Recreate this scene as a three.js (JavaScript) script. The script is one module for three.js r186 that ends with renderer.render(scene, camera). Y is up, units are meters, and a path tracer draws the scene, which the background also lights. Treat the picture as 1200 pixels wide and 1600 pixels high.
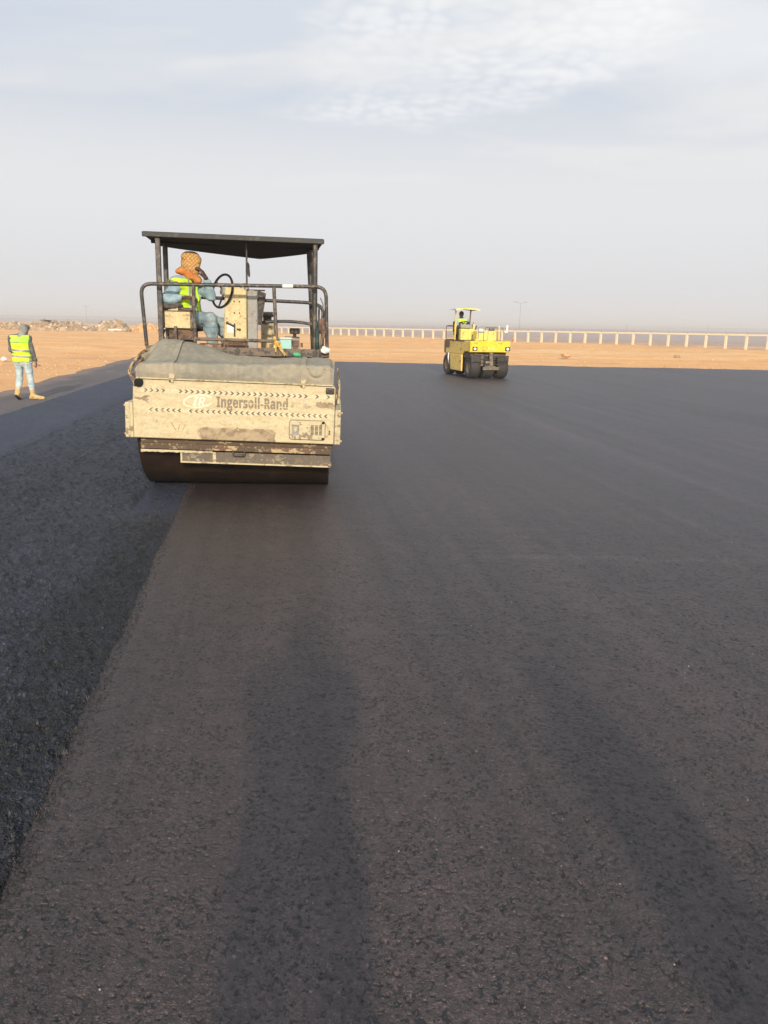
import * as THREE from 'three';
import { mergeGeometries } from 'three/addons/utils/BufferGeometryUtils.js';
import { RoundedBoxGeometry } from 'three/addons/geometries/RoundedBoxGeometry.js';

// ---------------------------------------------------------------- camera, sun, sky, exposure
const D2R = Math.PI / 180;
const scene = new THREE.Scene();
const camera = new THREE.PerspectiveCamera(67, 3 / 4, 0.05, 6000);
camera.position.set(0, 1.85, 0);
camera.rotation.order = 'YXZ';
camera.rotation.set(-13.75 * D2R, 0, 1.05 * D2R);
scene.add(camera);
const renderer = new THREE.WebGLRenderer({ antialias: true });
renderer.toneMapping = THREE.LinearToneMapping;
renderer.toneMappingExposure = 1.16;
renderer.shadowMap.enabled = true;
renderer.shadowMap.type = THREE.PCFSoftShadowMap;
const SUN_EL = 21.3 * D2R, SUN_AZ = 6 * D2R;          // behind the camera, a little to the right
const sunDir = new THREE.Vector3(Math.sin(SUN_AZ) * Math.cos(SUN_EL), Math.sin(SUN_EL), Math.cos(SUN_AZ) * Math.cos(SUN_EL));
const sun = new THREE.DirectionalLight(new THREE.Color(1, 0.86, 0.67), 3.5);
sun.position.copy(sunDir).multiplyScalar(120);
sun.castShadow = true;
sun.shadow.radius = 3.6;
sun.shadow.mapSize.set(4096, 4096);
Object.assign(sun.shadow.camera, { left: -60, right: 60, top: 60, bottom: -60, near: 1, far: 320 });
scene.add(sun); scene.add(sun.target);
scene.fog = new THREE.FogExp2(new THREE.Color(0.82, 0.79, 0.765), 0.0010);

// ---------------------------------------------------------------- noise
function rng(seed) { let a = seed >>> 0; return () => { a = (a + 0x6d2b79f5) >>> 0; let t = Math.imul(a ^ (a >>> 15), 1 | a); t = (t + Math.imul(t ^ (t >>> 7), 61 | t)) ^ t; return ((t ^ (t >>> 14)) >>> 0) / 4294967296; }; }
const hsh = (x, y, k = 0) => { let h = Math.imul(x, 374761393) ^ Math.imul(y, 668265263) ^ Math.imul(k + 11, 974634777); h = Math.imul(h ^ (h >>> 13), 1274126177); h ^= h >>> 16; return (h >>> 0) / 4294967296; };
const wrapi = (v, p) => (p ? ((v % p) + p) % p : v);
function vn(x, y, p = 0, k = 0) {                        // value noise, tiling with period p
  const xi = Math.floor(x), yi = Math.floor(y); let u = x - xi, v = y - yi; u = u * u * (3 - 2 * u); v = v * v * (3 - 2 * v);
  const x0 = wrapi(xi, p), x1 = wrapi(xi + 1, p), y0 = wrapi(yi, p), y1 = wrapi(yi + 1, p);
  const a = hsh(x0, y0, k), b = hsh(x1, y0, k), c = hsh(x0, y1, k), d = hsh(x1, y1, k);
  return a + (b - a) * u + (c - a) * v + (a - b - c + d) * u * v;
}
function fbm(x, y, oct = 4, p = 0, k = 0) { let s = 0, a = 0.5, t = 0; for (let i = 0; i < oct; i++) { s += a * vn(x, y, p, k + i * 7); t += a; x *= 2; y *= 2; p *= 2; a *= 0.5; } return s / t; }
function wor(x, y, p = 0, k = 0) {                       // [F1, F2, id] cellular noise
  const xi = Math.floor(x), yi = Math.floor(y); let f1 = 9, f2 = 9, id = 0;
  for (let j = -1; j < 2; j++) for (let i = -1; i < 2; i++) {
    const cx = wrapi(xi + i, p), cy = wrapi(yi + j, p), h = hsh(cx, cy, k), g = hsh(cx, cy, k + 1);
    const dx = xi + i + h - x, dy = yi + j + g - y, d = dx * dx + dy * dy;
    if (d < f1) { f2 = f1; f1 = d; id = hsh(cx, cy, k + 2); } else if (d < f2) f2 = d;
  }
  return [Math.sqrt(f1), Math.sqrt(f2), id];
}
const sst = (a, b, x) => { const t = Math.min(1, Math.max(0, (x - a) / (b - a))); return t * t * (3 - 2 * t); };
const mix = (a, b, t) => a + (b - a) * t;
const clamp = (x, a, b) => Math.min(b, Math.max(a, x));

// ---------------------------------------------------------------- sky: air and thin high cloud only
{
  const W = 4096, Hh = 2048, data = new Float32Array(W * Hh * 4), s2 = sunDir;
  for (let j = 0; j < Hh; j++) {
    const el = ((j + 0.5) / Hh - 0.5) * Math.PI, sy = Math.sin(el), ce = Math.cos(el);
    const coarse = el < -0.02;
    for (let i = 0; i < W; i++) {
      const az = ((i + 0.5) / W - 0.5) * 2 * Math.PI, dx = Math.cos(az) * ce, dz = Math.sin(az) * ce, o = (j * W + i) * 4;
      const e = Math.max(0, el / D2R);
      let r, g, b;
      // clear air: warm grey haze at the horizon to pale blue above
      const t = 1 - Math.exp(-e / 15);
      r = mix(0.665, 0.42, t); g = mix(0.638, 0.54, t); b = mix(0.632, 0.71, t);
      if (!coarse) {
        const q = 1 / (Math.max(0, sy) + 0.06), px = dx * q, pz = dz * q;
        // veil of cirrostratus, streaked across the view
        const w1 = fbm(px * 0.55 + 3.1, pz * 0.95 + 9.2, 5, 0, 3), w2 = fbm(px * 1.7 + pz * 0.5, pz * 3.2 - px * 0.4, 4, 0, 31);
        let veil = sst(0.30, 0.66, w1 * 0.72 + w2 * 0.32) * sst(1, 9, e);
        veil = Math.max(veil, 0.92 * Math.exp(-Math.pow((e - 8) / 6.5, 2))) * (1 - 0.5 * sst(11, 18, e) * sst(0.38, 0.58, w2));
        r = mix(r, 0.735, veil * 0.9); g = mix(g, 0.740, veil * 0.9); b = mix(b, 0.748, veil * 0.9);
        // a field of small ripples (cirrocumulus)
        const ax = Math.atan2(dx, -dz) / D2R;
        const ripple = Math.abs(ax) < 50 && e < 40;
        const edge = !ripple ? 0 : fbm(px * 2.1 + 4, pz * 2.1, 5, 0, 77) - 0.5;
        const m = sst(0.05, 0.75, 1.25 - Math.hypot((ax - 7) / 12, (e - 17.2) / 4.2) + edge * 1.8);
        const m2 = sst(0.2, 0.9, 1.1 - Math.hypot((ax - 20) / 12, (e - 17) / 6) + edge * 1.6);
        const f1 = m > 0 ? wor(px * 17 + fbm(px * 7, pz * 7, 3, 0, 5) * 1.7, pz * 17 + fbm(px * 6 + 9, pz * 6, 3, 0, 6) * 1.7, 0, 41)[0] : 1;
        const puff = m <= 0 ? 0 : sst(0.9, 0.1, f1) * m * (0.1 + 1.3 * fbm(px * 4, pz * 4, 3, 0, 91));
        const k = clamp(puff * (0.30 + 0.35 * w2) + m * 0.16 + m2 * 0.9 * w2, 0, 1);
        r = mix(r, 0.84, k); g = mix(g, 0.845, k); b = mix(b, 0.85, k);
      }
      // bright hazy aureole around the sun, behind the camera
      const ga = Math.acos(clamp(dx * s2.x + sy * s2.y + dz * s2.z, -1, 1)) / D2R;
      const gl = 2.6 * Math.exp(-ga * ga / 160) + 0.9 * Math.exp(-ga / 30);
      r = r * 0.965 + gl; g = g * 0.965 + gl * 0.9; b = b * 0.965 + gl * 0.76;
      if (el < 0) { const d = sst(0, -8, el / D2R); r = mix(r, 0.42, d); g = mix(g, 0.34, d); b = mix(b, 0.26, d); }
      data[o] = r; data[o + 1] = g; data[o + 2] = b; data[o + 3] = 1;
    }
  }
  const sky = new THREE.DataTexture(data, W, Hh, THREE.RGBAFormat, THREE.FloatType);
  sky.mapping = THREE.EquirectangularReflectionMapping; sky.magFilter = THREE.LinearFilter; sky.minFilter = THREE.LinearFilter;
  sky.wrapS = THREE.RepeatWrapping; sky.name = 'sky'; sky.needsUpdate = true;
  scene.background = sky; scene.environment = sky;
}

// ---------------------------------------------------------------- textures and materials
function dataTex(n, T, fn, srgb) {                       // fn(u, v) in 0..1 -> grey or [r, g, b] in 0..1
  const d = new Uint8Array(n * n * 4);
  for (let j = 0; j < n; j++) for (let i = 0; i < n; i++) {
    const c = fn((i + 0.5) / n, (j + 0.5) / n), o = (j * n + i) * 4, a = Array.isArray(c);
    for (let k = 0; k < 3; k++) d[o + k] = clamp((a ? c[k] : c) * 255, 0, 255);
    d[o + 3] = 255;
  }
  return finish(new THREE.DataTexture(d, n, n), T, srgb);
}
function finish(t, T, srgb) {
  t.wrapS = t.wrapT = THREE.RepeatWrapping; t.magFilter = THREE.LinearFilter; t.minFilter = THREE.LinearMipmapLinearFilter; t.generateMipmaps = true;
  t.repeat.set(1 / T, 1 / T); if (srgb) t.colorSpace = THREE.SRGBColorSpace; t.needsUpdate = true; return t;
}
const toS = (x) => (x <= 0.0031308 ? 12.92 * x : 1.055 * Math.pow(x, 1 / 2.4) - 0.055);
const lin3 = (c, m = 1) => [toS(clamp(c[0] * m, 0, 1)), toS(clamp(c[1] * m, 0, 1)), toS(clamp(c[2] * m, 0, 1))];
const mix3 = (a, b, t) => [mix(a[0], b[0], t), mix(a[1], b[1], t), mix(a[2], b[2], t)];
const std = (o) => new THREE.MeshStandardMaterial({ side: THREE.DoubleSide, ...o });

function asphaltTex(n, T, cells, stone, binder, relief, seed) {
  const c = new Uint8Array(n * n * 4), b = new Uint8Array(n * n * 4);
  for (let j = 0; j < n; j++) for (let i = 0; i < n; i++) {
    const u = i / n, v = j / n, o = (j * n + i) * 4;
    const wx = u * cells + 0.5 * vn(u * cells * 1.5, v * cells * 1.5, cells * 1.5, seed + 60), wy = v * cells + 0.5 * vn(u * cells * 1.5, v * cells * 1.5, cells * 1.5, seed + 61);
    const [f1, f2, id] = wor(wx, wy, cells, seed), [g1, , jd] = wor(u * cells * 2.5, v * cells * 2.5, cells * 2.5, seed + 9);
    const e = sst(0.02, 0.2, f2 - f1), big = id > 0.34;
    const grain = vn(u * cells * 6, v * cells * 6, cells * 6, seed + 20);
    let h = big ? e * (0.55 + 0.45 * id) : 0.45 * sst(0.7, 0.2, g1) + 0.1;
    h = clamp(h * relief + 0.1 * grain + (1 - relief) * 0.4, 0, 1);
    const tone = big ? mix(0.76, 1.24, hsh(Math.floor(id * 9999), 5, seed)) : mix(0.76, 1.18, jd), pit = sst(0.640, 0.662, vn(u * cells * 0.8, v * cells * 0.8, cells * 0.8, seed + 40) * 0.55 + vn(u * cells * 1.6, v * cells * 1.6, cells * 1.6, seed + 41) * 0.45) * sst(0.2, 0.5, vn(u * cells * 0.12, v * cells * 0.12, cells * 0.12, seed + 42));
    const cover = (big ? mix(0.55, 1, e) : 0.75) * (1 - pit * 0.95); h = clamp(h * (1 - pit * 0.85), 0, 1);
    const m = mix3(binder, stone.map((q) => q * tone), cover * (0.75 + 0.5 * (grain - 0.5)));
    const pale = id > 0.994 ? 1.9 : jd > 0.997 ? 1.7 : 1;
    const s = lin3(m, pale * (0.92 + 0.16 * grain));
    c[o] = s[0] * 255; c[o + 1] = s[1] * 255; c[o + 2] = s[2] * 255; c[o + 3] = 255;
    b[o] = b[o + 1] = b[o + 2] = h * 255; b[o + 3] = 255;
  }
  return [finish(new THREE.DataTexture(c, n, n), T, true), finish(new THREE.DataTexture(b, n, n), T, false)];
}
const [aspC, aspB] = asphaltTex(2048, 2.4, 250, [0.0665, 0.0490, 0.0485], [0.0035, 0.0028, 0.0030], 0.75, 1);
const [looC, looB] = asphaltTex(1024, 1.6, 84, [0.032, 0.034, 0.041], [0.010, 0.011, 0.014], 1.0, 2);
const M = {};
M.asphalt = new THREE.MeshPhysicalMaterial({ side: THREE.DoubleSide, map: aspC, bumpMap: aspB, bumpScale: 0.0036, roughness: 0.50, ior: 1.58, vertexColors: true });
M.loose = std({ map: looC, bumpMap: looB, bumpScale: 0.012, roughness: 0.62, vertexColors: true });
const [basC, basB] = asphaltTex(512, 1.2, 60, [0.10, 0.094, 0.094], [0.05, 0.046, 0.046], 0.6, 3);
M.base = std({ map: basC, bumpMap: basB, bumpScale: 0.004, roughness: 0.9, vertexColors: true });
M.sand = std({
  map: dataTex(1024, 9, (u, v) => { const f = fbm(u * 10, v * 10, 6, 10, 4), g = vn(u * 300, v * 300, 300, 8); const s = wor(u * 90, v * 90, 90, 66); const st = s[2] > 0.9 && s[0] < 0.22 ? 0.86 : 1; return lin3([0.92, 0.92, 0.92], (0.84 + 0.22 * f) * (0.93 + 0.14 * g) * st); }, true),
  bumpMap: dataTex(512, 3, (u, v) => fbm(u * 12, v * 12, 6, 12, 14)), bumpScale: 0.05, roughness: 1, vertexColors: true });
const rnd = rng(77);
// worn paint: base colour, chips down to brown metal, dirt film with a grain of its own
const paintBump = dataTex(256, 0.9, (u, v) => fbm(u * 12, v * 12, 5, 12, 21));
function paint(base, under, amount, seed, rough = 0.6, dirt = [0.25, 0.17, 0.1], dirtAmt = 0.35) {
  const map = dataTex(320, 0.9, (u, v) => {
    const a = fbm(u * 9, v * 11, 5, 0, seed), b = fbm(u * 36, v * 40, 4, 0, seed + 3), sc = vn(u * 14, v * 150, 14, seed + 5);
    let chip = sst(0.62 - amount * 0.3, 0.66 - amount * 0.3, a * 0.5 + b * 0.5 + (sc > 0.86 ? 0.08 : 0));
    const d = sst(0.5, 0.75, fbm(u * 9 + 3, v * 9, 5, 9, seed + 8) * 0.6 + b * 0.4) * dirtAmt;
    let c = base.map((q) => q * (0.9 + 0.2 * vn(u * 40, v * 40, 40, seed + 2)));
    c = mix3(c, dirt, d); c = mix3(c, under.map((q) => q * (0.6 + 0.8 * b)), chip);
    return lin3(c);
  }, true);
  return std({ map, bumpMap: paintBump, bumpScale: 0.003, roughness: rough });
}
M.cream = paint([0.49, 0.42, 0.26], [0.20, 0.15, 0.10], 0.12, 20);
M.creamRust = paint([0.40, 0.31, 0.17], [0.13, 0.07, 0.04], 0.40, 21, 0.75);
M.consolePaint = paint([0.56, 0.46, 0.24], [0.30, 0.22, 0.12], 0.02, 22);
M.greyPaint = paint([0.27, 0.265, 0.25], [0.16, 0.14, 0.11], 0.1, 23);
M.black = paint([0.035, 0.035, 0.036], [0.12, 0.09, 0.065], 0.16, 24, 0.5, [0.16, 0.12, 0.08], 0.4);
M.roof = paint([0.024, 0.025, 0.024], [0.05, 0.046, 0.04], 0.06, 25, 0.6, [0.08, 0.065, 0.05], 0.2);
M.lining = std({ color: new THREE.Color(0.009, 0.009, 0.009), roughness: 0.9 });
M.dustyPipe = paint([0.15, 0.115, 0.085], [0.05, 0.045, 0.04], 0.3, 26, 0.7);
M.rust = paint([0.16, 0.085, 0.05], [0.30, 0.22, 0.16], 0.3, 27, 0.85);
M.beam = paint([0.095, 0.065, 0.042], [0.24, 0.18, 0.11], 0.10, 36, 0.85);
M.grime = paint([0.13, 0.108, 0.085], [0.24, 0.20, 0.135], 0.22, 28, 0.9);
M.yellow = paint([0.78, 0.55, 0.02], [0.3, 0.2, 0.08], 0.04, 29, 0.5, [0.45, 0.33, 0.12], 0.3);
M.yellowDust = paint([0.82, 0.58, 0.15], [0.42, 0.31, 0.14], 0.06, 30, 0.75, [0.58, 0.41, 0.18], 0.6);
M.yellowPale = paint([0.74, 0.62, 0.14], [0.4, 0.3, 0.1], 0.05, 31, 0.55, [0.5, 0.4, 0.2], 0.3);
M.brownMetal = paint([0.17, 0.10, 0.065], [0.07, 0.05, 0.04], 0.3, 32, 0.8);
M.darkMetal = paint([0.028, 0.026, 0.025], [0.09, 0.065, 0.045], 0.3, 33, 0.7);
M.concrete = paint([0.70, 0.60, 0.43], [0.55, 0.45, 0.28], 0.1, 34, 0.95, [0.5, 0.38, 0.2], 0.4);
M.rubber = std({ map: dataTex(256, 0.5, (u, v) => lin3([0.028, 0.025, 0.024], 0.7 + 0.9 * fbm(u * 8, v * 8, 5, 8, 3)), true), roughness: 0.75 });
M.rim = paint([0.28, 0.19, 0.13], [0.12, 0.08, 0.06], 0.3, 35, 0.85);
M.drum = std({
  map: dataTex(512, 1, (u, v) => { const st = fbm(u * 90, v * 3, 3, 0, 8), p = fbm(u * 5, v * 5, 4, 5, 12); return lin3(mix3([0.028, 0.018, 0.013], [0.055, 0.032, 0.020], sst(0.4, 0.8, p)), 0.8 + 0.4 * st); }, true),
  roughness: 0.5, metalness: 0.35, bumpMap: dataTex(256, 1, (u, v) => fbm(u * 60, v * 6, 3, 0, 9)), bumpScale: 0.001 });
M.tarp = std({
  map: dataTex(1024, 1.6, (u, v) => {
    const a = fbm(u * 5, v * 5, 6, 5, 50), b = fbm(u * 40, v * 40, 4, 40, 53), wv = 0.92 + 0.08 * Math.sin(u * 2 * Math.PI * 260) * Math.sin(v * 2 * Math.PI * 260), dr = vn(u * 60, v * 4, 0, 55);
    return lin3(mix3([0.235, 0.225, 0.180], [0.34, 0.30, 0.225], sst(0.30, 0.74, a * 0.75 + b * 0.25)), wv * (0.86 + 0.2 * b) * (0.92 + 0.14 * dr));
  }, true),
  bumpMap: dataTex(512, 1.6, (u, v) => fbm(u * 9, v * 9, 6, 9, 57)), bumpScale: 0.012, roughness: 0.85 });
function cloth(a, b, T, seed, rough = 0.95) {
  return std({ map: dataTex(256, T, (u, v) => { const f = fbm(u * 5, v * 5, 5, 5, seed), w = vn(u * 90, v * 90, 90, seed + 1); return lin3(mix3(a, b, sst(0.35, 0.68, f)), 0.85 + 0.3 * w); }, true), roughness: rough,
    bumpMap: dataTex(256, T, (u, v) => fbm(u * 6, v * 9, 5, 0, seed + 4)), bumpScale: 0.012 });
}
M.shirtBlue = cloth([0.22, 0.33, 0.39], [0.33, 0.44, 0.48], 0.5, 60);
M.jeansGrey = cloth([0.17, 0.235, 0.27], [0.30, 0.36, 0.36], 0.5, 62);
M.jeansPale = cloth([0.30, 0.40, 0.44], [0.48, 0.56, 0.56], 0.6, 64);
M.hiVis = cloth([0.52, 0.80, 0.02], [0.62, 0.86, 0.04], 0.5, 66, 0.8);
M.hiVisGreen = cloth([0.36, 0.76, 0.05], [0.44, 0.82, 0.08], 0.5, 67, 0.8);
M.stripe = cloth([0.26, 0.26, 0.25], [0.36, 0.36, 0.34], 0.4, 68, 0.45);
M.greyShirt = cloth([0.085, 0.083, 0.09], [0.14, 0.135, 0.14], 0.5, 70);
M.greyHood = cloth([0.20, 0.195, 0.185], [0.30, 0.29, 0.27], 0.4, 72);
M.darkCloth = cloth([0.03, 0.03, 0.032], [0.06, 0.055, 0.05], 0.5, 74);
M.seat = cloth([0.05, 0.047, 0.043], [0.14, 0.12, 0.10], 0.4, 76, 0.8);
M.boot = cloth([0.46, 0.31, 0.13], [0.58, 0.42, 0.20], 0.3, 78, 0.85);
M.sole = std({ color: new THREE.Color(0.012, 0.01, 0.01), roughness: 0.8 });
M.skinDark = std({ map: dataTex(128, 0.3, (u, v) => lin3([0.085, 0.040, 0.030], 0.85 + 0.3 * fbm(u * 8, v * 8, 4, 8, 2)), true), roughness: 0.55 });
M.skin = std({ map: dataTex(128, 0.3, (u, v) => lin3([0.34, 0.17, 0.10], 0.85 + 0.3 * fbm(u * 8, v * 8, 4, 8, 3)), true), roughness: 0.6 });
M.eye = std({ color: new THREE.Color(0.6, 0.57, 0.52), roughness: 0.3 });
M.hair = std({ color: new THREE.Color(0.012, 0.010, 0.009), roughness: 0.9 });
M.turban = std({ map: dataTex(512, 0.34, (u, v) => {
  const w = fbm(u * 6, v * 6, 3, 6, 80) * 0.7, x = u * 8 + w * 1.3, y = v * 8 + w * 1.8, ch = (Math.sin(x * 2 * Math.PI) * Math.sin(y * 2 * Math.PI) > 0.12), big = fbm(u * 4, v * 4, 4, 4, 81);
  return lin3(ch ? mix3([0.54, 0.33, 0.12], [0.58, 0.40, 0.19], big) : mix3([0.36, 0.165, 0.045], [0.44, 0.24, 0.08], big)); }, true), roughness: 0.95,
  bumpMap: dataTex(256, 0.34, (u, v) => fbm(u * 7, v * 7, 4, 7, 83)), bumpScale: 0.012 });
M.orangeScarf = cloth([0.48, 0.15, 0.03], [0.54, 0.24, 0.07], 0.3, 84);
M.white = std({ map: dataTex(128, 0.2, (u, v) => lin3([0.74, 0.72, 0.68], 0.8 + 0.25 * fbm(u * 6, v * 6, 4, 6, 5)), true), roughness: 0.7 });
M.cyan = std({ color: new THREE.Color(0.32, 0.60, 0.58), roughness: 0.45 });
M.greenPlastic = std({ color: new THREE.Color(0.05, 0.33, 0.16), roughness: 0.5 });
M.rope = cloth([0.50, 0.32, 0.08], [0.62, 0.45, 0.16], 0.1, 86);
M.darkGreen = cloth([0.03, 0.065, 0.055], [0.06, 0.1, 0.09], 0.2, 88);
M.amber = std({ color: new THREE.Color(0.7, 0.16, 0.02), roughness: 0.35 });
M.lampGlass = std({ color: new THREE.Color(0.85, 0.84, 0.78), roughness: 0.15, metalness: 0.2 });
M.hole = std({ color: new THREE.Color(0.008, 0.008, 0.008), roughness: 0.9 });
M.slotDark = M.hole;
M.rubble = cloth([0.30, 0.205, 0.125], [0.44, 0.31, 0.19], 3, 90, 1);
M.rubbleOrange = cloth([0.50, 0.27, 0.11], [0.58, 0.36, 0.17], 3, 92, 1);
M.stone = std({ color: new THREE.Color(1, 1, 1), roughness: 0.95 });
M.poleGrey = std({ color: new THREE.Color(0.30, 0.30, 0.305), roughness: 0.6, metalness: 0.2 });
M.hill = cloth([0.30, 0.26, 0.25], [0.36, 0.31, 0.29], 60, 94, 1);
M.phone = std({ color: new THREE.Color(0.02, 0.02, 0.022), roughness: 0.3 });

// ---------------------------------------------------------------- geometry helpers
const V = (x, y, z) => new THREE.Vector3(x, y, z);
function clean(g) { const n = g.index ? g.toNonIndexed() : g; for (const k of Object.keys(n.attributes)) if (!['position', 'normal'].includes(k)) n.deleteAttribute(k); if (!n.attributes.normal) n.computeVertexNormals(); n.morphAttributes = {}; return n; }
function metreUV(g) {                                    // uv in metres from the dominant axis of each face
  const p = g.attributes.position.array, n = p.length / 9, uv = new Float32Array(n * 6);
  for (let f = 0; f < n; f++) {
    const o = f * 9, ax = p[o + 3] - p[o], ay = p[o + 4] - p[o + 1], az = p[o + 5] - p[o + 2], bx = p[o + 6] - p[o], by = p[o + 7] - p[o + 1], bz = p[o + 8] - p[o + 2];
    const nx = Math.abs(ay * bz - az * by), ny = Math.abs(az * bx - ax * bz), nz = Math.abs(ax * by - ay * bx);
    for (let k = 0; k < 3; k++) {
      const x = p[o + k * 3], y = p[o + k * 3 + 1], z = p[o + k * 3 + 2], q = f * 6 + k * 2;
      if (nz >= nx && nz >= ny) { uv[q] = x; uv[q + 1] = y; } else if (nx >= ny) { uv[q] = z + 0.37; uv[q + 1] = y; } else { uv[q] = x; uv[q + 1] = z + 0.21; }
    }
  }
  g.setAttribute('uv', new THREE.BufferAttribute(uv, 2)); return g;
}
const used = {};
function numbered(name) { const k = used[name] = (used[name] ?? -1) + 1; return k ? name + '_' + String(k).padStart(3, '0') : name; }
function part(name, geos, mat, parent, q, uvFn) {        // one named mesh under a thing
  const list = (Array.isArray(geos) ? geos : [geos]).map(clean), g = list.length > 1 ? mergeGeometries(list, false) : list[0];
  if (uvFn) uvFn(g); else metreUV(g);
  const m = new THREE.Mesh(g, mat); m.name = name; if (q) m.quaternion.copy(q); if (parent) parent.add(m); return m;
}
function thing(name, label, category, pos = [0, 0, 0], quat, group) {
  const o = new THREE.Group(); o.name = numbered(name); o.position.set(...pos); if (quat) o.quaternion.copy(quat);
  o.userData = { label, category }; if (group) o.userData.group = group; scene.add(o); return o;
}
function solo(name, geos, mat, label, category, group) {
  const m = part(numbered(name), geos, mat, scene); m.userData = { label, category }; if (group) m.userData.group = group; return m;
}
// box from its two corners, edges rounded by r
function bar(x0, y0, z0, x1, y1, z1, r = 0.006) {
  const w = Math.abs(x1 - x0), h = Math.abs(y1 - y0), d = Math.abs(z1 - z0), rr = Math.min(r, w / 2.2, h / 2.2, d / 2.2);
  const g = rr > 0.0005 ? new RoundedBoxGeometry(w, h, d, 1, rr) : new THREE.BoxGeometry(w, h, d);
  g.translate((x0 + x1) / 2, (y0 + y1) / 2, (z0 + z1) / 2); return g;
}
// tube along a polyline whose corners are filleted by f
function tube(pts, r, f = 0, seg = 8, closed = false) {
  const P = pts.map((p) => (p.isVector3 ? p.clone() : V(...p))); let L = [];
  if (closed || !f) L = P; else P.forEach((p, i) => {
    if (i === 0 || i === P.length - 1) { L.push(p); return; }
    const a = P[i - 1].clone().sub(p), b = P[i + 1].clone().sub(p), d = Math.min(f, a.length() * 0.49, b.length() * 0.49); a.setLength(d).add(p); b.setLength(d).add(p);
    for (let k = 0; k <= 6; k++) { const t = k / 6; L.push(a.clone().multiplyScalar((1 - t) * (1 - t)).addScaledVector(p, 2 * t * (1 - t)).addScaledVector(b, t * t)); }
  });
  const n = L.length, pos = [], idx = []; let prevN = null;
  for (let i = 0; i < n; i++) {
    const a = L[closed ? (i - 1 + n) % n : Math.max(0, i - 1)], b = L[closed ? (i + 1) % n : Math.min(n - 1, i + 1)], t = b.clone().sub(a).normalize();
    let N = prevN ? prevN.clone() : (Math.abs(t.y) > 0.9 ? V(1, 0, 0) : V(0, 1, 0)); N.addScaledVector(t, -N.dot(t)).normalize(); prevN = N; const B = t.clone().cross(N), R = typeof r === 'function' ? r(i / (n - 1)) : r;
    for (let k = 0; k < seg; k++) { const c = Math.cos(k / seg * 2 * Math.PI) * R, s = Math.sin(k / seg * 2 * Math.PI) * R; pos.push(L[i].x + N.x * c + B.x * s, L[i].y + N.y * c + B.y * s, L[i].z + N.z * c + B.z * s); }
  }
  for (let i = 0; i < (closed ? n : n - 1); i++) for (let k = 0; k < seg; k++) { const a = i * seg + k, b = i * seg + (k + 1) % seg, c = ((i + 1) % n) * seg + k, d = ((i + 1) % n) * seg + (k + 1) % seg; idx.push(a, b, c, b, d, c); }
  if (!closed) { for (let k = 1; k < seg - 1; k++) { idx.push(0, k + 1, k); const o = (n - 1) * seg; idx.push(o, o + k, o + k + 1); } }
  const g = new THREE.BufferGeometry(); g.setAttribute('position', new THREE.Float32BufferAttribute(pos, 3)); g.setIndex(idx); g.computeVertexNormals(); return g;
}
const rod = (a, b, r0, r1 = r0, seg = 10) => tube([a, b], (t) => mix(r0, r1, t), 0, seg);
function ball(x, y, z, rx, ry = rx, rz = rx, seg = 14) { const g = new THREE.SphereGeometry(1, seg, Math.max(6, seg * 0.7 | 0)); g.scale(rx, ry, rz); g.translate(x, y, z); return g; }
function lump(x, y, z, rx, ry, rz, seed, amp = 0.3, det = 3) {  // irregular rounded lump
  const g = new THREE.IcosahedronGeometry(1, det), p = g.attributes.position;
  for (let i = 0; i < p.count; i++) { const a = p.getX(i), b = p.getY(i), c = p.getZ(i), k = 1 + amp * (vn(a * 1.7 + c + seed * 3.1 + 9, b * 1.7 - c * 0.7 + seed + 9, 0, 7) - 0.5) * 2; p.setXYZ(i, a * k * rx + x, b * k * ry + y, c * k * rz + z); }
  g.computeVertexNormals(); return g;
}
function latheX(profile, seg, cx, cy, cz) {              // profile [[x, r], ...] turned about the x axis
  const g = new THREE.LatheGeometry(profile.map(([x, r]) => new THREE.Vector2(r, x)), seg); g.rotateZ(-Math.PI / 2); g.translate(cx, cy, cz); return g;
}
function grid(nu, nv, fn) { const pos = [], idx = []; for (let j = 0; j <= nv; j++) for (let i = 0; i <= nu; i++) { const p = fn(i / nu, j / nv); pos.push(p[0], p[1], p[2]); } for (let j = 0; j < nv; j++) for (let i = 0; i < nu; i++) { const a = j * (nu + 1) + i; idx.push(a, a + 1, a + nu + 1, a + 1, a + nu + 2, a + nu + 1); } const g = new THREE.BufferGeometry(); g.setAttribute('position', new THREE.Float32BufferAttribute(pos, 3)); g.setIndex(idx); g.computeVertexNormals(); return g; }
function extrude(pts, depth, bevel = 0.006) { const s = new THREE.Shape(pts.map((p) => new THREE.Vector2(p[0], p[1]))); return new THREE.ExtrudeGeometry(s, { depth: depth - 2 * bevel, bevelEnabled: bevel > 0, bevelThickness: bevel, bevelSize: bevel, bevelOffset: -bevel, bevelSegments: 1 }).translate(0, 0, bevel); }
const piece = (arr, x) => { for (let i = 1; i < arr.length; i++) if (x <= arr[i][0]) { const a = arr[i - 1], b = arr[i], t = clamp((x - a[0]) / (b[0] - a[0]), 0, 1); return mix(a[1], b[1], t * t * (3 - 2 * t)); } return arr[arr.length - 1][1]; };

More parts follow.
